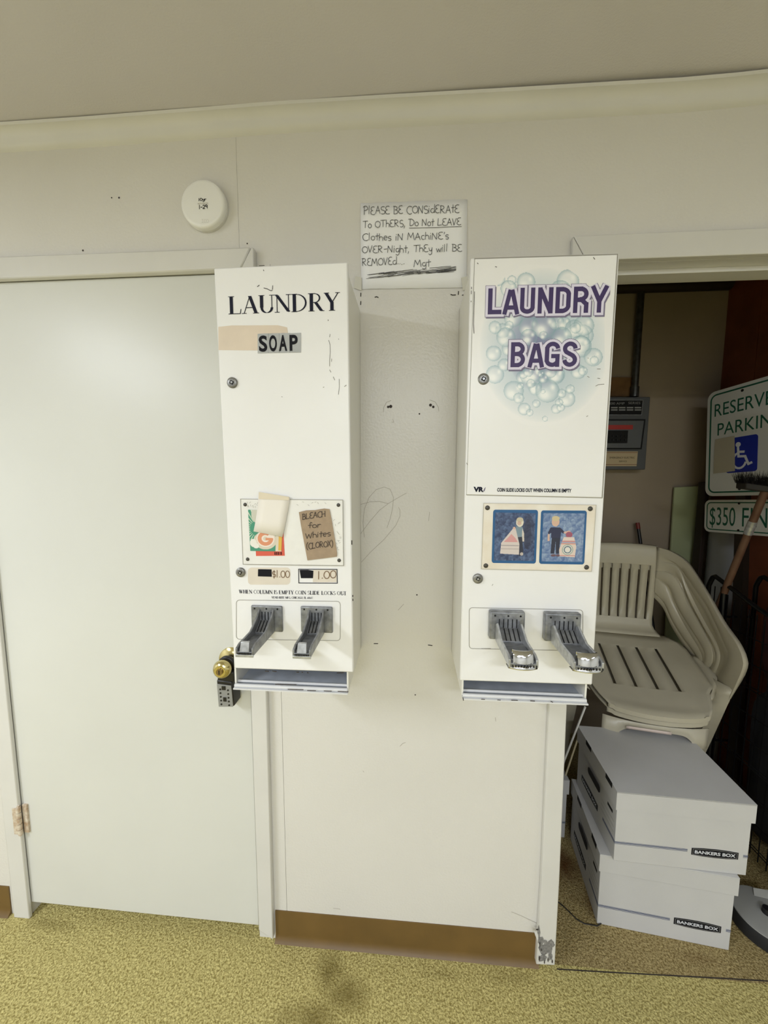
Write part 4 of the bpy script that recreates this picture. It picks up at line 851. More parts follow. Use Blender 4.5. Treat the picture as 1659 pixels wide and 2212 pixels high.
# ------------------------------------------------------------------ closet contents
# boards, breaker panel and conduits on the back wall
Yb_ = CY
pw_ = MB(); pw_.prism([at(1250, 856, Yb_-.015), at(1368, 856, Yb_-.015), at(1374, 815, Yb_-.015), at(1250, 815, Yb_-.015)], (0, .015, 0))
tag(pw_.build('plywood_board', mat('plywood', (140, 104, 60), .7, c2=(112, 80, 44), vscale=14), None), 'strip of bare plywood on the closet wall above the breaker panel', 'board')
YP = CY-.09
q = pxq(YP, (1260, 1014), (1394, 1014.5), (1409, 857), (1262, 857)); q = [Vector((q[1].x-.36, YP, q[1].z)), q[1], Vector((q[1].x, YP, q[2].z)), Vector((q[1].x-.36, YP, q[2].z))]
ep = thing('breaker_panel', ((q[0]+q[1])/2+Vector((0, .045, 0))), 'dark grey electrical breaker panel on the closet back wall', 'electrical panel')
MB().prism(q, (0, .0895, 0)).build('cabinet', mat('panel_grey', (92, 94, 96), .5, var=.05, vscale=10), ep, bevel=.004)
q2 = pxq(YP-.006, (1290, 968), (1384, 968), (1392, 908), (1290, 908)); o = MB().prism(q2, (0, .0058, 0)).build('panel_door', mat('panel_grey2', (98, 100, 102), .5), ep, bevel=.004)
MB().prism([q2[0]+Vector((-.02, .001, -.006)), q2[1]+Vector((.006, .001, -.006)), q2[2]+Vector((.006, .001, .006)), q2[3]+Vector((-.02, .001, .006))], (0, .0045, 0)).build('door_gasket', M_slot, ep)
MB().prism(pxq(YP-.012, (1280, 957), (1355, 957), (1357, 930), (1280, 930)), (0, .006, 0)).build('breaker_bank', M_slot, ep)
for i in range(4):
    for j in range(2):
        a = at(1322+i*9, 944+j*8, YP-.013); MB().box(a, a+Vector((.006, -.004, .008))).build('breaker_switch', M_black, ep)
MB().prism(pxq(YP-.0075, (1280, 928), (1367, 927.5), (1367.5, 918), (1280, 918)), (0, .0015, 0)).build('warning_strip', mat('red_strip', (178, 56, 50), .5), ep)
MB().prism(pxq(YP-.001, (1290, 896), (1386, 896), (1389, 864.5), (1290, 864.5)), (0, .0008, 0)).build('circuit_label', M_slot, ep)
outline([(1290, 896), (1386, 896), (1389, 864.5), (1290, 864.5)], YP-.0014, .002, M_zinclt, ep, 'label_frame')
M_lg = mat('label_grey', (150, 150, 148), .5)
for i in range(4):
    for j in range(2):
        x = 1320+i*17; MB().prism(pxq(YP-.0018, (x, 882+j*5), (x+14, 882+j*5), (x+14.3, 879+j*5), (x, 879+j*5)), (0, .0006, 0)).build('label_field', M_lg, ep)
pxletters('lettering', '200 AMP', YP-.0014, (1315, 874), (1349, 874), 5, M_lg, ep); pxletters('lettering', 'SERIES', YP-.0014, (1357, 873), (1383, 873), 5, M_lg, ep)
MB().prism(pxq(YP-.0012, (1290, 1007), (1375, 1007), (1378, 975), (1290, 975)), (0, .0008, 0)).build('sticker', mat('beige_sticker', (198, 178, 142), .6), ep)
strokes('lettering', YP-.0018, [[(1290, 977.5), (1377, 977.5)], [(1290, 1003.5), (1375, 1003.5)]], .0022, mat('maroon', (120, 60, 44), .6), ep)
pxletters('lettering', 'EMERGENCY ELECTRIC', YP-.0012, (1317, 990.5), (1371, 990.5), 3.8, M_ink, ep); pxletters('lettering', 'SERVICE', YP-.0012, (1337, 998), (1354, 998), 3, M_ink, ep)
M_steel = mat('galvanised_conduit', (120, 120, 118), .35, metal=.8, var=.2, vscale=40)
cn = MB(); top = at(1391, 640, CY-.03); bot = at(1370, 857, CY-.03); cn.cyl(bot, Vector((bot.x, bot.y, CC-.02)), .0165, 14); 
cn.cyl(bot, bot+Vector((0, 0, .05)), .021, 14); tag(cn.build('conduit', M_steel, None), 'vertical metal conduit running down the closet wall into the breaker panel', 'conduit')
cn = MB(); zt = at(1450, 616, CY-.04).z; cn.cyl(Vector((CX0+.02, CY-.035, zt)), Vector((CX1-.02, CY-.035, zt)), .03, 14)
tag(cn.build('ceiling_pipe', mat('dark_pipe', (54, 46, 38), .6, metal=.3), None), 'dark horizontal pipe along the top of the closet back wall', 'pipe')
# pale green board, dark plank, white roll, red-capped stick
def leaning(name, pts, Y, th, m, label, cat):
    q = pxq(Y, *pts); lo = min(p_.z for p_ in q)
    return tag(MB().prism(q, (0, th, 0)).build(name, m, None, bevel=.003), label, cat)
p0 = at(1462, 1053, 1.045); p1 = at(1522, 1050, 1.045)
tag(MB().prism([Vector((p0.x, 1.03, 0)), Vector((p1.x+.012, 1.03, 0)), Vector((p1.x, 1.06, p1.z)), Vector((p0.x, 1.06, p0.z))], (0, .012, 0)).build('green_board', mat('pale_green_board', (176, 184, 142), .6), None, bevel=.002), 'pale green board leaning on the closet back wall behind the chair', 'board')
p0 = at(1521, 1050, .98); tag(MB().box((p0.x, .97, 0), (p0.x+.02, 1.02, p0.z+.02)).build('dark_post', mat('dark_brown_wood', (44, 30, 22), .6), None, bevel=.002), 'thin dark wooden post standing right of the green board', 'post')
a = at(1551, 1150, .93); rb_ = MB(); rb_.lathe((a.x+.05, .955, 0), (0, 0, 1), [(0, .062), (1.30, .062), (1.30, .05)], 22); tag(rb_.build('rolled_sheet', mat('grey_white_sheet', (170, 172, 168), .5, var=.05, vscale=6), None), 'grey white rolled sheet standing behind the parking signs', 'roll')
rs = thing('capped_rod', (at(1381, 1130, 1.02).x+.04, 1.0, 0), 'thin black rod with a red cap leaning behind the chair back', 'rod')
ta = at(1377, 1129, 1.05); tb = at(1386, 1190, 1.02); dirv = (tb-ta).normalized(); ln = ta.z/abs(dirv.z)
MB().cyl(ta+dirv*.03, ta+dirv*ln*.995, .0085, 12).build('rod', M_black, rs); MB().cyl(ta, ta+dirv*.034, .0098, 12).build('cap', mat('red_cap', (120, 44, 36), .5), rs)

# parking signs
def frame_at(org, U, V):
    N = U.cross(V).normalized()
    if N.dot(CAM-org) < 0: N = -N
    return N
M_sign = mat('sign_white', (206, 206, 200), .4); M_sgreen = mat('sign_green', (16, 84, 62), .45); M_sblue = mat('sign_blue', (26, 44, 150), .4); M_swhite = mat('symbol_white', (214, 216, 222), .4)
def fill2(pts, O, U, V, N, eps, th=.0003): return MB().prism([O+U*x+V*y+N*eps for x, y in pts], -N*th)
def ring2(w, h, r, ins, t, O, U, V, N, eps):
    a = [(x+ins, y+ins) for x, y in rr2(w-2*ins, h-2*ins, r)]; b = [(x+ins+t, y+ins+t) for x, y in rr2(w-2*ins-2*t, h-2*ins-2*t, max(r-t, .002))]
    mb = MB(); n = len(a)
    for i in range(n):
        j = (i+1) % n; mb.face([O+U*p_[0]+V*p_[1]+N*eps for p_ in (a[i], a[j], b[j], b[i])])
    return mb
sO = Vector((1.398, .853, 1.404)); sU = Vector((.2, -1, .075)).normalized(); sV = Vector((.0, .068, 1)).normalized(); sV = (sV-sU*sV.dot(sU)).normalized(); sN = frame_at(sO, sU, sV)
sw, shh = .36, .487
ps = thing('parking_sign', sO+sU*.18, 'white and green RESERVED PARKING sign with blue wheelchair symbol in the closet', 'sign')
fill2(rr2(sw, shh, .035), sO, sU, sV, sN, 0, .002).build('plate', M_sign, ps); ring2(sw, shh, .03, .014, .007, sO, sU, sV, sN, .0006).build('border', M_sgreen, ps)
def sletters(s, x, y, w_, h_, par, O=sO, m=None, bold=.0): return letters('lettering', s, O+sU*x+sV*y, sU*w_, sV*h_, m or M_sgreen, par, bold, .0008, N=sN)
sletters('RESERVED', .036, shh-.118, .285, .058, ps); sletters('PARKING', .052, shh-.208, .27, .056, ps)
bO = sO+sU*.095+sV*(shh-.385); fill2(rr2(.128, .155, .012), bO, sU, sV, sN, .0008).build('blue_field', M_sblue, ps)
sy = MB()
def seg(a, b, w_): sy.ribbon([a, b], sU, sV, bO+sN*.0016, w_)
for k in range(14):
    pass
c0 = (.050, .122); sy.face([bO+sN*.0016+sU*(c0[0]+.011*math.cos(k*.449))+sV*(c0[1]+.011*math.sin(k*.449)) for k in range(14)])
for a, b in (((.050, .108), (.053, .070)), ((.052, .09), (.074, .088)), ((.053, .070), (.080, .068)), ((.080, .068), (.094, .033)), ((.094, .033), (.106, .038))): seg(a, b, .010)
ar = arc(.057, .052, .027, .034, 110, 340, 14); sy.ribbon(ar, sU, sV, bO+sN*.0016, .009); sy.build('wheelchair_symbol', M_swhite, ps)
for y_ in (shh-.03, .03): MB().lathe(sO+sU*.155+sV*y_, sN, [(0, .006), (.0012, .006)], 12).build('bolt_hole', M_slot, ps)
tp = fill2([(.0, 0), (.096, .004), (.090, .16), (.004, .158)], sO+sU*.040+sV*.105, sU, sV, sN, .003); tp.build('taped_paper', mat('grimy_paper', (176, 168, 146), .7), ps)
sw2, sh2 = .36, .150; fO = sO-sV*(sh2+.018)
fs = thing('fine_sign', fO+sU*.18, 'small white and green $350 FINE sign mounted below the parking sign', 'sign')
fill2(rr2(sw2, sh2, .025), fO, sU, sV, sN, 0, .002).build('plate', M_sign, fs); ring2(sw2, sh2, .02, .010, .005, fO, sU, sV, sN, .0006).build('border', M_sgreen, fs)
sletters('$350', .026, .034, .115, .083, fs, fO, bold=.0); sletters('FINE', .17, .034, .135, .083, fs, fO)
for y_ in (sh2-.016, .016): MB().lathe(fO+sU*.155+sV*y_, sN, [(0, .005), (.0012, .005)], 12).build('bolt_hole', M_slot, fs)
pb = sO+sU*.155-sN*.004; pk = sV*(shh); lo = pb-sV*(pb.z/sV.z)*.999
tag(MB().obox(lo-sU*.02-sN*.03, sU*.04, pb+pk*.98-lo, sN*.03).build('sign_post', mat('post_dark_steel', (50, 42, 34), .5, metal=.4), None), 'dark steel post carrying the parking and fine signs', 'post')

# push broom standing head up
ba = at(1547, 1322, .62); bb = at(1650, 1068, .42); bd = (bb-ba).normalized(); lo = ba-bd*(ba.z/bd.z)*.995
br = thing('push_broom', lo, 'old push broom standing head up with brown wooden handle and black bristles', 'broom')
MB().cyl(lo, bb+bd*.02, .0125, 14).build('handle', mat('worn_wood', (114, 86, 66), .6, c2=(92, 62, 44), vscale=12), br)
fe = at(1620, 1140, .475); MB().cyl(vlerp(ba, bb, .70), vlerp(ba, bb, .80), .0142, 14).build('ferrule', M_zinclt, br)
hc = bb+bd*.02; hu = (at(1659, 1050, .40)-at(1600, 1040, .42)).normalized(); hu = Vector((.92, -.35, -.16)).normalized()
MB().obox(hc-hu*.07-Vector((0, .02, .01)), hu*.30, Vector((0, 0, .022)), Vector((0, .045, 0))).build('head_block', mat('grimy_wood', (34, 30, 24), .7), br, bevel=.003)
rr_ = random.Random(3); bm_ = MB()
for i in range(1100):
    p_ = hc-hu*.075+hu*.305*rr_.random()+Vector((0, rr_.uniform(-.02, .025), .010)); d_ = Vector((rr_.uniform(-.5, .3)-.2, rr_.uniform(-.3, .3), 1)).normalized()*rr_.uniform(.03, .062)
    n_ = Vector((.0012, 0, 0)); bm_.face([p_-n_, p_+n_, p_+d_]); n_ = Vector((0, .0012, 0)); bm_.face([p_-n_, p_+n_, p_+d_])
bm_.build('bristles', M_black, br, recalc=False, kind='stuff')

# black wire cart with dark cloth bundles
M_wire = mat('black_wire', (16, 16, 17), .4, metal=.3)
ctf = Vector((1.12, .60, 0)); ct = thing('wire_cart', Vector((1.25, .5, 0)), 'tall black wire cart at the right edge behind the cardboard boxes', 'cart')
A0 = at(1528, 1300, .66); A0 = Vector((A0.x, .66, 0)); B0 = Vector((1.32, .20, 0)); hC = at(1540, 1236, .66).z; dv = (B0-A0); nv = Vector((-dv.y, dv.x, 0)).normalized()*-.20
if nv.x < 0: nv = -nv
tb_ = lambda pts_, r: MB().tube(pts_, r, 8)
def upz(p_, z): return Vector((p_.x, p_.y, z))
slope = -.12
pth = [upz(A0, .003), upz(A0, hC-.06)]+[upz(A0+dv*.02*k, hC-.06+.05*math.sin(k*math.pi/6)) for k in range(1, 4)]+[upz(A0+dv*.5, hC-.02+slope*.5), upz(B0, hC-.02+slope)]+[upz(B0, .003)]
tb_(pth, .009).build('side_frame', M_wire, ct)
pth2 = [p_+nv for p_ in pth]; tb_(pth2, .009).build('side_frame', M_wire, ct)
for t_ in (.17,): tb_([upz(A0+dv*t_, .003), upz(A0+dv*t_, hC-.045)], .012).build('upright', M_wire, ct)
for z_ in (.05, .30, hC-.2): 
    for s_ in (0, 1): tb_([upz(A0+dv*s_, z_), upz(A0+dv*s_+nv, z_)], .005).build('cross_bar', M_wire, ct)
wr_ = MB()
for i in range(1, 14): wr_.tube([upz(A0+dv*i/14, .05), upz(A0+dv*i/14, hC-.045+slope*i/14)], .0022, 5)
for z_ in np.arange(.08, hC-.2, .1): wr_.tube([upz(A0, z_+.0), upz(B0, z_+.0)], .0022, 5); wr_.tube([upz(A0, z_+.012), upz(B0, z_+.012)], .0018, 5) if int(z_*10) % 3 == 0 else None
wr_.build('wire_grid', M_wire, ct)
def bundle(c, rx, ry, rz, seed, m, name, label):
    mb = MB(); rs_ = random.Random(seed); rows = []
    ph = [rs_.uniform(0, 6) for _ in range(6)]
    for i in range(15):
        th_ = math.pi*i/14; row = []
        for j in range(25):
            f_ = 2*math.pi*j/24; k_ = 1+.07*math.sin(5*f_+ph[0]+3*th_)+.05*math.sin(9*f_+ph[1])+.05*math.sin(4*th_+ph[2]+2*f_)
            sq = lambda v: math.copysign(abs(v)**.6, v)
            row.append(c+Vector((rx*sq(math.sin(th_))*sq(math.cos(f_))*k_, ry*sq(math.sin(th_))*sq(math.sin(f_))*k_, rz*sq(math.cos(th_))*(1+.02*math.sin(3*f_)))))
        rows.append(row)
    mb.grid(rows); return tag(mb.build(name, m, None), label, 'bag')
mid = A0+dv*.5+nv*.5
M_bd = mat('black_cloth', (22, 21, 24), .9, bump=.3, bscale=60); M_rd = mat('dark_red_cloth', (74, 22, 20), .9, c2=(36, 14, 14), vscale=9, bump=.3, bscale=60)
bundle(Vector((mid.x+.02, mid.y-.02, .36)), .06, .09, .31, 2, M_bd, 'black_bag', 'black cloth bag filling the lower part of the wire cart')
bundle(Vector((mid.x+.02, mid.y-.02, .87)), .055, .08, .19, 5, M_rd, 'red_bag', 'dark red cloth bag on top of the black one in the wire cart')

# round grey base on the floor, lower right
db = thing('weighted_base', Vector((1.19, .15, 0)), 'round grey weighted base with black rubber rim on the closet carpet right of the boxes', 'base')
dc = Vector((1.192, .152, 0)); MB().lathe(dc, (0, 0, 1), [(0, .090), (.004, .095), (.040, .095), (.047, .091), (.047, .085)], 56).build('rubber_rim', mat('rubber', (26, 26, 27), .75, bump=.2, bscale=200), db)
MB().lathe(dc, (0, 0, 1), [(.046, .0905), (.050, .0895), (.052, .078), (.055, .03), (.055, .02)], 56).build('top_plate', mat('base_grey', (150, 150, 146), .5, bump=.15, bscale=400), db)
MB().lathe(dc+Vector((0, 0, .054)), (0, 0, 1), [(0, .014), (.018, .012), (.018, .007)], 20).build('socket', M_black, db)
lb_ = MB(); q = [atz(1629, 1934, .0555), atz(1672, 1944, .0545), atz(1668, 1924, .0545), atz(1627, 1917.5, .0555)]; lb_.prism(q, (0, 0, -.0006)); lb_.build('sticker', mat('sticker_white', (196, 196, 190), .6), db)

# cardboard storage boxes
def bankers(O, w, d, h, yaw, label, group, lidh=.062, with_logo=True, name='storage_box'):
    """O: front-left floor corner; w to the right, d to the back"""
    ex = Vector((math.cos(yaw), math.sin(yaw), 0)); ey = Vector((-math.sin(yaw), math.cos(yaw), 0)); Z = Vector((0, 0, 1)); t = thing(name, O+ex*w/2+ey*d/2, label, 'box', group)
    b = MB(); b.obox(O, ex*w, Z*(h-.004), ey*d); b.build('box_body', M_card, t, bevel=.0012)
    g = .006; lid = MB(); LO = O-ex*g-ey*g+Z*(h-lidh)
    W2, D2 = w+2*g, d+2*g
    lid.obox(LO, ex*W2, Z*(lidh-.001), ey*.0025); lid.obox(LO+ey*(D2-.0025), ex*W2, Z*(lidh-.001), ey*.0025)
    lid.obox(LO+ey*.0025, ex*.0025, Z*(lidh-.001), ey*(D2-.005)); lid.obox(LO+ex*(W2-.0025)+ey*.0025, ex*.0025, Z*(lidh-.001), ey*(D2-.005)); lid.obox(LO+Z*(lidh-.003), ex*W2, Z*.003, ey*D2)
    lo_ = lid.build('lid', M_card, t, bevel=.0008)
    N = -ey; NL = -ex
    # slots at the lid fold on the left side
    for yf in (.10, .60): MB().obox(LO-ex*.0006+ey*(D2*yf)+Z*(lidh-.016), Z*.0165, ey*.045, ex*.0012).build('lid_slot', M_slot, lo_)
    for yf in (.34,): 
        hs_ = MB(); rr = [(x_, y_) for x_, y_ in rr2(.10, .026, .012)]; hs_.prism([LO-ex*.0007+ey*(D2*yf+x_)+Z*(-.045+y_) for x_, y_ in rr], ex*.0009); hs_.build('hand_hole', M_slot, t)
    MB().obox(O-ex*.0005+ey*(d*.08)+Z*(h-lidh-.04), ey*.035, Z*.010, ex*.0008).build('tab_slot', M_slot, t)
    M_strp = mat('blue_grey_stripe', (66, 76, 108), .6); zs_ = h*.245
    for k_, (dz, tt) in enumerate(((0, .0012), (.0035, .0024), (.0075, .0012))):
        for oo, uu, dd_ in ((O+N*.0005, ex*(w*.555), ey), (O+N*.0005+ex*(w*.965), ex*(w*.035), ey), (O+NL*.0005, ey*(d*.28), ex)):
            MB().obox(oo+Z*(zs_+dz), uu, Z*tt, dd_*.0003).build('stripe', M_strp, t)
    def logo(P0, U, Nn, L_, hh):
        q_ = [(0, .12), (.25, .03), (.5, 0), (.75, .03), (1, .12), (1, .88), (.75, .97), (.5, 1), (.25, .97), (0, .88)]
        MB().prism([P0+U*(x_*L_)+Z*(y_*hh)+Nn*.0007 for x_, y_ in q_], -Nn*.0004).build('logo_plate', M_ink, t)
        il = MB(); q3 = [(.03+x_*.94, .1+y_*.8) for x_, y_ in q_]; q3.append(q3[0])
        il.ribbon([(x_*L_, y_*hh) for x_, y_ in q3], U, Z, P0+Nn*.0011, .0009); il.build('logo_frame', M_lg, t, recalc=False)
        letters('lettering', 'BANKERS BOX', P0+U*(.07*L_)+Z*(hh*.34), U*(.86*L_), Z*(hh*.34), M_swhite, t, .03, .0013, N=Nn)
    if with_logo: logo(O+ex*(w*.585)+Z*(zs_-.012), ex, N, w*.345, .030)
    logo(O+ey*(d*.86)+Z*(zs_-.010), -ey, NL, d*.46, .030)
    # printed index lines near the front of the left side
    for k_ in range(3): MB().obox(O+NL*.0005+ey*.012+Z*(h*.36+k_*.018), ey*(d*.3), Z*.0008, ex*.0003).build('index_line', M_lg, t)
    return t
GB = 'white cardboard storage boxes stacked in the closet'
LOb = Vector((.6355, .121, 0)); yawL = math.atan2(.077-.121, .384)
bankers(LOb, .386, .305, .262, yawL, 'lower white cardboard storage box standing on the closet carpet', GB)
UOb = Vector((.662, .098, .2625)); yawU = math.atan2(-.017, .39)
bankers(UOb, .388, .308, .245, yawU, 'upper white cardboard storage box on top of the other one', GB)
bankers(Vector((.262, .425, 0)), .386, .30, .262, 0.0, 'white cardboard storage box mostly hidden behind the wall edge left of the stack', GB)

# clutter in the gap left of the boxes
cr_ = MB(); a = at(1222, 1652, .42); b = at(1271, 1527, .385); o2 = Vector((-.012, .0, 0)); cr_.tube([a+(a-b)*.4+o2, a+o2, b+o2], .004, 8); tag(cr_.build('white_rod', M_trim, None), 'thin white rod leaning in the closet between the wall and the chairs', 'rod')
cr_ = MB(); a = at(1224, 1668, .445); b = at(1268, 1536, .395); b2 = a+(b-a)*.7; cr_.tube([a+(a-b)*.3, a, b2], .0035, 8); tag(cr_.build('cream_cord', mat('cream_cord', (196, 184, 150), .5), None), 'cream cord hanging just below the thin white rod', 'cord')
bgc = at(1241, 1650, .62)
bg = bundle(Vector((.60, .60, .385)), .05, .05, .12, 8, mat('brown_plastic_bag', (150, 122, 78), .35, c2=(92, 66, 36), vscale=20), 'brown_bag', 'crumpled brown bag on the box left of the stack')
rl_ = MB(); rl_.cyl((.46, .46, .290), (.625, .49, .290), .027, 18); tag(rl_.build('grey_roll', M_grey_pl, None), 'small grey roll lying on the half hidden storage box', 'roll')
sc2 = thing('floor_cable', atz(1206, 1950, .003), 'thin black cable lying on the closet carpet beside the lower box', 'cable')
MB().tube([atz(x, y, .003) for x, y in ((1205, 1948), (1220, 1960), (1245, 1985), (1262, 1995), (1290, 2000), (1305, 1990))], .0018, 6).build('cable', M_black, sc2)

# ------------------------------------------------------------------ stacking plastic armchairs
CO = Vector((.93, .355, 0)); cth = math.radians(10); CEX = Vector((math.cos(cth), -math.sin(cth), 0)); CEY = Vector((math.sin(cth), math.cos(cth), 0))
def cl(x, y, z): return CO+CEX*x+CEY*y+Vector((0, 0, z))
def resample(pts, n):
    """Catmull-Rom through pts, resampled evenly"""
    P = [np.array(p_, float) for p_ in pts]; P = [2*P[0]-P[1]]+P+[2*P[-1]-P[-2]]; out = []
    for i in range(1, len(P)-2):
        for k in range(12):
            t = k/12; out.append(.5*((2*P[i])+(-P[i-1]+P[i+1])*t+(2*P[i-1]-5*P[i]+4*P[i+1]-P[i+2])*t*t+(-P[i-1]+3*P[i]-3*P[i+1]+P[i+2])*t**3))
    out.append(P[-2]); out = np.array(out); d = np.r_[0, np.cumsum(np.linalg.norm(np.diff(out, axis=0), axis=1))]; s = np.linspace(0, d[-1], n)
    return np.stack([np.interp(s, d, out[:, k]) for k in range(3)], 1)
K0 = [(.145, .464, 1.166), (.189, .424, 1.154), (.225, .379, 1.123), (.245, .339, 1.076), (.265, .264, .998), (.276, .18, .922), (.282, .095, .874), (.284, .056, .830), (.284, .057, .785), (.281, .103, .648)]
KR = [(.145, .455, 1.135), (.207, .406, 1.104), (.237, .358, 1.049), (.254, .311, 1.002), (.266, .264, .964), (.274, .204, .903), (.278, .146, .842), (.279, .125, .825), (.279, .13, .784), (.277, .158, .716), (.276, .187, .666)]
K1 = [(.145, .455, 1.098), (.198, .415, 1.096), (.219, .388, 1.060), (.233, .365, .999), (.248, .331, .939), (.265, .268, .87), (.273, .212, .827), (.276, .184, .786), (.276, .188, .735), (.273, .208, .680)]
K2 = [(.145, .455, 1.053), (.185, .427, 1.053), (.208, .403, 1.029), (.226, .378, .981), (.237, .357, .936), (.253, .316, .885), (.266, .264, .832), (.271, .227, .798), (.273, .215, .764), (.271, .225, .719), (.267, .25, .690)]
K3 = [(.145, .455, 1.02), (.185, .427, .983), (.206, .406, .917), (.231, .369, .852), (.252, .319, .802), (.263, .276, .768), (.265, .263, .74), (.264, .265, .695)]
K4 = [(.145, .455, .955), (.18, .431, .906), (.206, .406, .835), (.231, .37, .778), (.252, .32, .734), (.26, .292, .711), (.261, .278, .698)]
NR = 48
def side_loft(sx):
    A_ = [resample(k_, NR) for k_ in (K0, KR, K1, K2, K3, K4)]; mb = MB(); rows = []
    for i in range(NR):
        a0, aR, a1, a2, a3, a4 = [q_[i] for q_ in A_]; T = A_[2][min(i+1, NR-1)]-A_[2][max(i-1, 0)]; n_ = np.cross(T, a4-a0); n_ = n_/np.linalg.norm(n_)
        if n_@np.array((-1, -1, .2)) < 0: n_ = -n_
        env = math.sin(math.pi*min(1, max(0, i/(NR-1)))**.8)**.5 if 0 < i < NR-1 else 0
        L = lambda p_, q_, t: p_*(1-t)+q_*t; n_ = n_*min(1, i/3.)
        ev = env
        fl_ = min(1, (NR-1-i)/8); cols = [a0-n_*.014*fl_, a0-n_*.003, a0+n_*.002, L(a0, aR, .5)+n_*.005, aR+n_*.003, L(aR, a1, .2)-n_*.004*ev, L(aR, a1, .6)-n_*.007*ev, L(aR, a1, .93)-n_*.008*ev,
                a1-n_*.002*ev, L(a1, a2, .15)+n_*.001, L(a1, a2, .5)-n_*.003*ev, L(a1, a2, .92)-n_*.012*ev, L(a1, a2, .985)-n_*.012*ev,
                a2+n_*.002*ev, L(a2, a3, .18)+n_*.008*ev, L(a2, a3, .5)+n_*.010*ev, L(a2, a3, .8)+n_*.002*ev, L(a2, a3, .93)-n_*.010*ev, L(a2, a3, .985)-n_*.010*ev,
                a3+n_*.000*ev, L(a3, a4, .2)+n_*.006*ev, L(a3, a4, .55)+n_*.007*ev, L(a3, a4, .9)+n_*.002*ev, a4-n_*.003, a4-n_*.012]
        rows.append([cl(sx*c_[0], c_[1], c_[2]) for c_ in cols])
    # last row folds to the seat edge
    mb.grid(rows); return mb
def hwid(y):
    ys_ = [-.030, -.015, 0, .02, .035, .072, .103, .130, .228, .333, .389, .41]; ws = [.168, .180, .187, .194, .198, .206, .214, .240, .240, .236, .220, .18]
    return float(np.interp(y, ys_, ws))
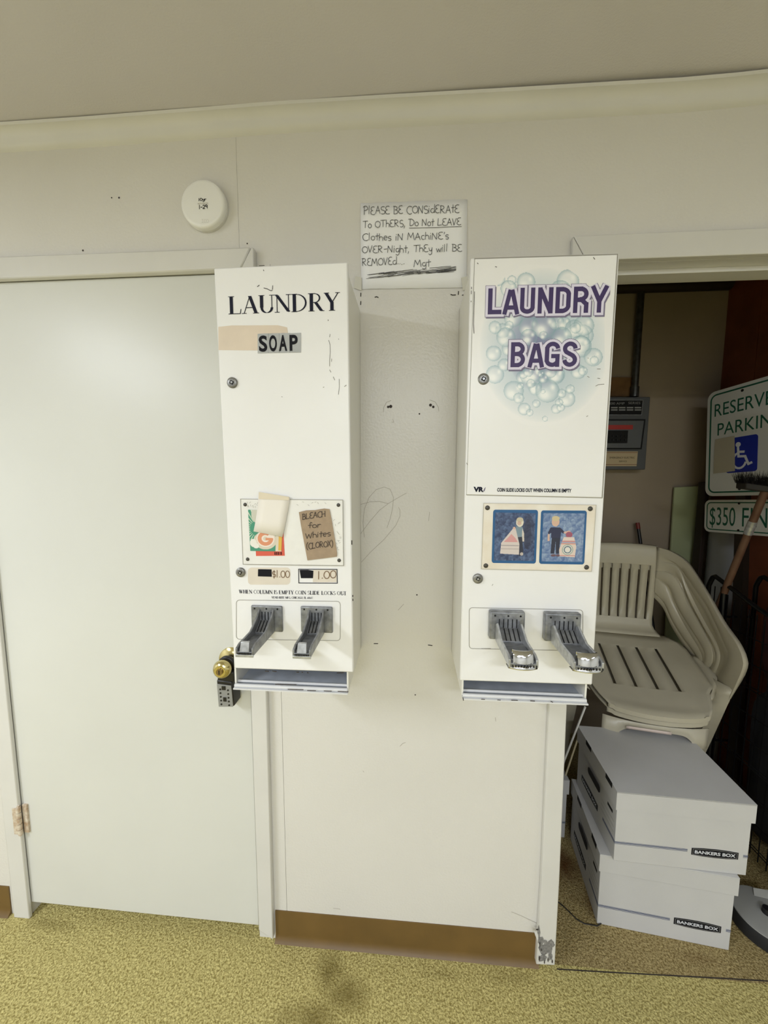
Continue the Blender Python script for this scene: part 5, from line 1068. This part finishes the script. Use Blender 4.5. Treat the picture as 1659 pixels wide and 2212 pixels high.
def chair(label):
    t = thing('plastic_armchair', CO+CEY*.2, label, 'chair', 'stacked beige plastic armchairs')
    # seat with four slots
    sl_x = [-.115, -.038, .038, .115]; wS = .0058
    inner = sorted([v for s_ in sl_x for v in (s_-wS, s_+wS)]+[-.075, 0, .075, -.135, .135])
    ys_ = [-.030, -.027, -.018, -.005, .01, .03, .05, .075, .094, .098, .115, .128, .14, .18, .22, .26, .30, .330, .334, .37, .41]
    rows = []
    for y in ys_:
        hw_ = hwid(y); outer = [-1, -.93, -.84, -.74]; row = []
        xs = [hw_*o_ for o_ in outer if hw_*abs(o_) > .14]+inner+[hw_*-o_ for o_ in outer[::-1] if hw_*abs(o_) > .14]
        if len(xs) != 8+len(inner): xs = [-.135-(hw_-.135)*(1-k_/4) for k_ in range(4)]+inner+[.135+(hw_-.135)*(k_+1)/4 for k_ in range(4)]
        for x in xs:
            fc = .034*(abs(x)/.19)**2.4     # rounded front edge in plan
            yy = y+fc*(.08-y)/.11 if y < .08 else y
            z = .630+.30*yy; z -= .006*math.cos(min(1, abs(x)/.2)*math.pi/2)*(1 if .0 < y < .35 else .3)
            if y < -.018: z -= (-.018-y)*.25
            if abs(x) > hw_*.9: z += .004
            row.append(cl(x, yy, z))
        rows.append(row)
    # rolled front lip
    lip = [p_+Vector((0, 0, -.015)) + CEY*.001 for p_ in rows[0]]; lip2 = [p_+CEY*.012+Vector((0, 0, -.002)) for p_ in lip]
    rows = [lip2, lip]+rows; n0 = 2; xs_in = [None]
    sidx = [4+inner.index(s_-wS) for s_ in sl_x]; i0, i1 = n0+ys_.index(.098), n0+ys_.index(.330)
    mb = MB(); mb.grid(rows, skip=lambda i, j: j in sidx and i0 <= i < i1); mb.build('seat', M_plastic_chair, t, solid=.004)
    # backrest with seven slots
    bs = [-.12, -.08, -.04, 0, .04, .08, .12]; wb_ = .0048; xs = sorted([v for s_ in bs for v in (s_-wb_, s_+wb_)]+[-.15, .15, -.138, .138]); zr = [.752, .760, .772, .790, .812, .816, .87, .93, .99, 1.04, 1.078, 1.082, 1.11, 1.14, 1.158, 1.166, 1.169]
    yr = [.405, .43, .445, .453, .455]+[.456]*8+[.458, .462, .467, .475]
    rows = []
    for z_, y_ in zip(zr, yr):
        row = []
        for x in xs:
            zz = z_+(.008*(1-(x/.15)**2) if z_ > 1.07 else 0)*(z_-1.07)/.1 if z_ > 1.07 else z_
            yq = y_+.010*(1-(x/.15)**2)*min(1, max(0, (z_-.76)/.1)); k_ = 1.0 if z_ > .8 else (1+((.80-z_)/.048)**2*.17)
            row.append(cl(x*(1-.04*min(1, max(0, (1.08-z_)/.27)))*k_, yq, zz))
        rows.append(row)
    j0, j1 = zr.index(.816), zr.index(1.078); sj = [xs.index(s_-wb_) for s_ in bs]
    mb = MB(); mb.grid(rows, skip=lambda i, j: j in sj and j0 <= i < j1); mb.build('backrest', M_plastic_chair, t, solid=.004)
    for sx in (-1, 1):
        side_loft(sx).build('armrest', M_plastic_chair, t, solid=.003)
        # junction between arm, seat edge and front leg; front leg
        o_ = [(.282, .085, .700), (.281, .103, .648), (.280, .150, .519), (.276, .204, .362), (.272, .27, .18), (.27, .33, .005)]
        i_ = [(.262, .165, .690), (.247, .135, .640), (.238, .155, .520), (.240, .215, .362), (.242, .27, .18), (.244, .325, .005)]
        O_ = resample(o_, 18); I_ = resample(i_, 18); mb = MB(); rows = []
        for k in range(18):
            a, b = O_[k], I_[k]; bk = np.array((0, .040, 0)); m_ = (a+b)/2+np.array((0, -.005, 0))
            rows.append([cl(sx*p_[0], p_[1], p_[2]) for p_ in (a+bk, a, m_, b, b+bk)])
        mb.grid(rows); mb.build('leg', M_plastic_chair, t, solid=.003)
        # panel from arm ridge down to the seat edge
        mb = MB(); rows = []
        tp_ = [(.247, .130, .645), (.262, .15, .68), (.276, .187, .700), (.268, .235, .712), (.262, .29, .722)]; md_ = [(.228, .10, .648), (.236, .125, .662), (.256, .16, .680), (.258, .22, .702), (.252, .30, .724)]
        bt_ = [(.207, .075, .648), (.216, .105, .658), (.238, .13, .667), (.239, .20, .688), (.238, .31, .722)]
        for r_ in (tp_, md_, bt_): rows.append([cl(sx*p_[0], p_[1], p_[2]) for p_ in resample(r_, 12)])
        mb.grid(rows); mb.build('side_gusset', M_plastic_chair, t, solid=.003)
        # rear leg
        rl2 = MB(); rows = []
        for k in range(9):
            u = k/8; z_ = .74*(1-u)+.0; y_ = .43+.10*u; x_ = .185+.06*u; w2 = .028-.006*u; rows.append([cl(sx*(x_+dx_*w2), y_+dy_*.03, max(z_, .003)) for dx_, dy_ in ((-1, -.6), (-1, .3), (0, .6), (1, .3), (1, -.6))])
        rl2.grid(rows); rl2.build('leg', M_plastic_chair, t, solid=.003)
    return t
ch1 = chair('top beige plastic armchair of the stack with slotted back and seat')
def copy_tree(o, parent=None):
    c_ = o.copy(); COL.objects.link(c_); c_.parent = parent
    if parent is None: c_.matrix_parent_inverse = Matrix.Identity(4)
    for chd in list(o.children): copy_tree(chd, c_)
    return c_
ch2 = copy_tree(ch1); ch2.location = ch1.location+CEX*.001+CEY*.013+Vector((0, 0, -.026)); ch2['label'] = 'lower beige plastic armchair whose rim shows under the top one'
# the lower chair's legs reach the floor; raise the pair by that amount is not needed, leg ends are trimmed by the floor
WL[ch2] = Vector(WL[ch1]); ch2_root = ch2
# apron with arch under the front lip
mb = MB(); rows = []
for k in range(25):
    x = -.178+.356*k/24; fc = .034*(abs(x)/.19)**2.4; y_ = -.020+fc; arch = .036*max(0, 1-(abs(x)/.135)**6)
    zb_ = .512+arch*1.5; rows.append([cl(x, y_, .592), cl(x, y_+.002, zb_+.012), cl(x, y_+.003, zb_), cl(x, y_+.012, zb_-.002)])
mb.grid(rows); apron_ = mb.build('apron', M_plastic_chair, ch2_root, solid=.003)

a = cl(-.085, -.022, .566); lab = MB(); ns = 8
for k in range(ns):
    x0, x1 = -.105+.15*k/ns, -.105+.15*(k+1)/ns
    lab.face([cl(x0, -.026, .566), cl(x1, -.026, .566), cl(x1, -.026, .577), cl(x0, -.026, .577)])
lab.build('rim_label', mat('rim_label', (214, 196, 186), .5), ch2_root, solid=.0004)
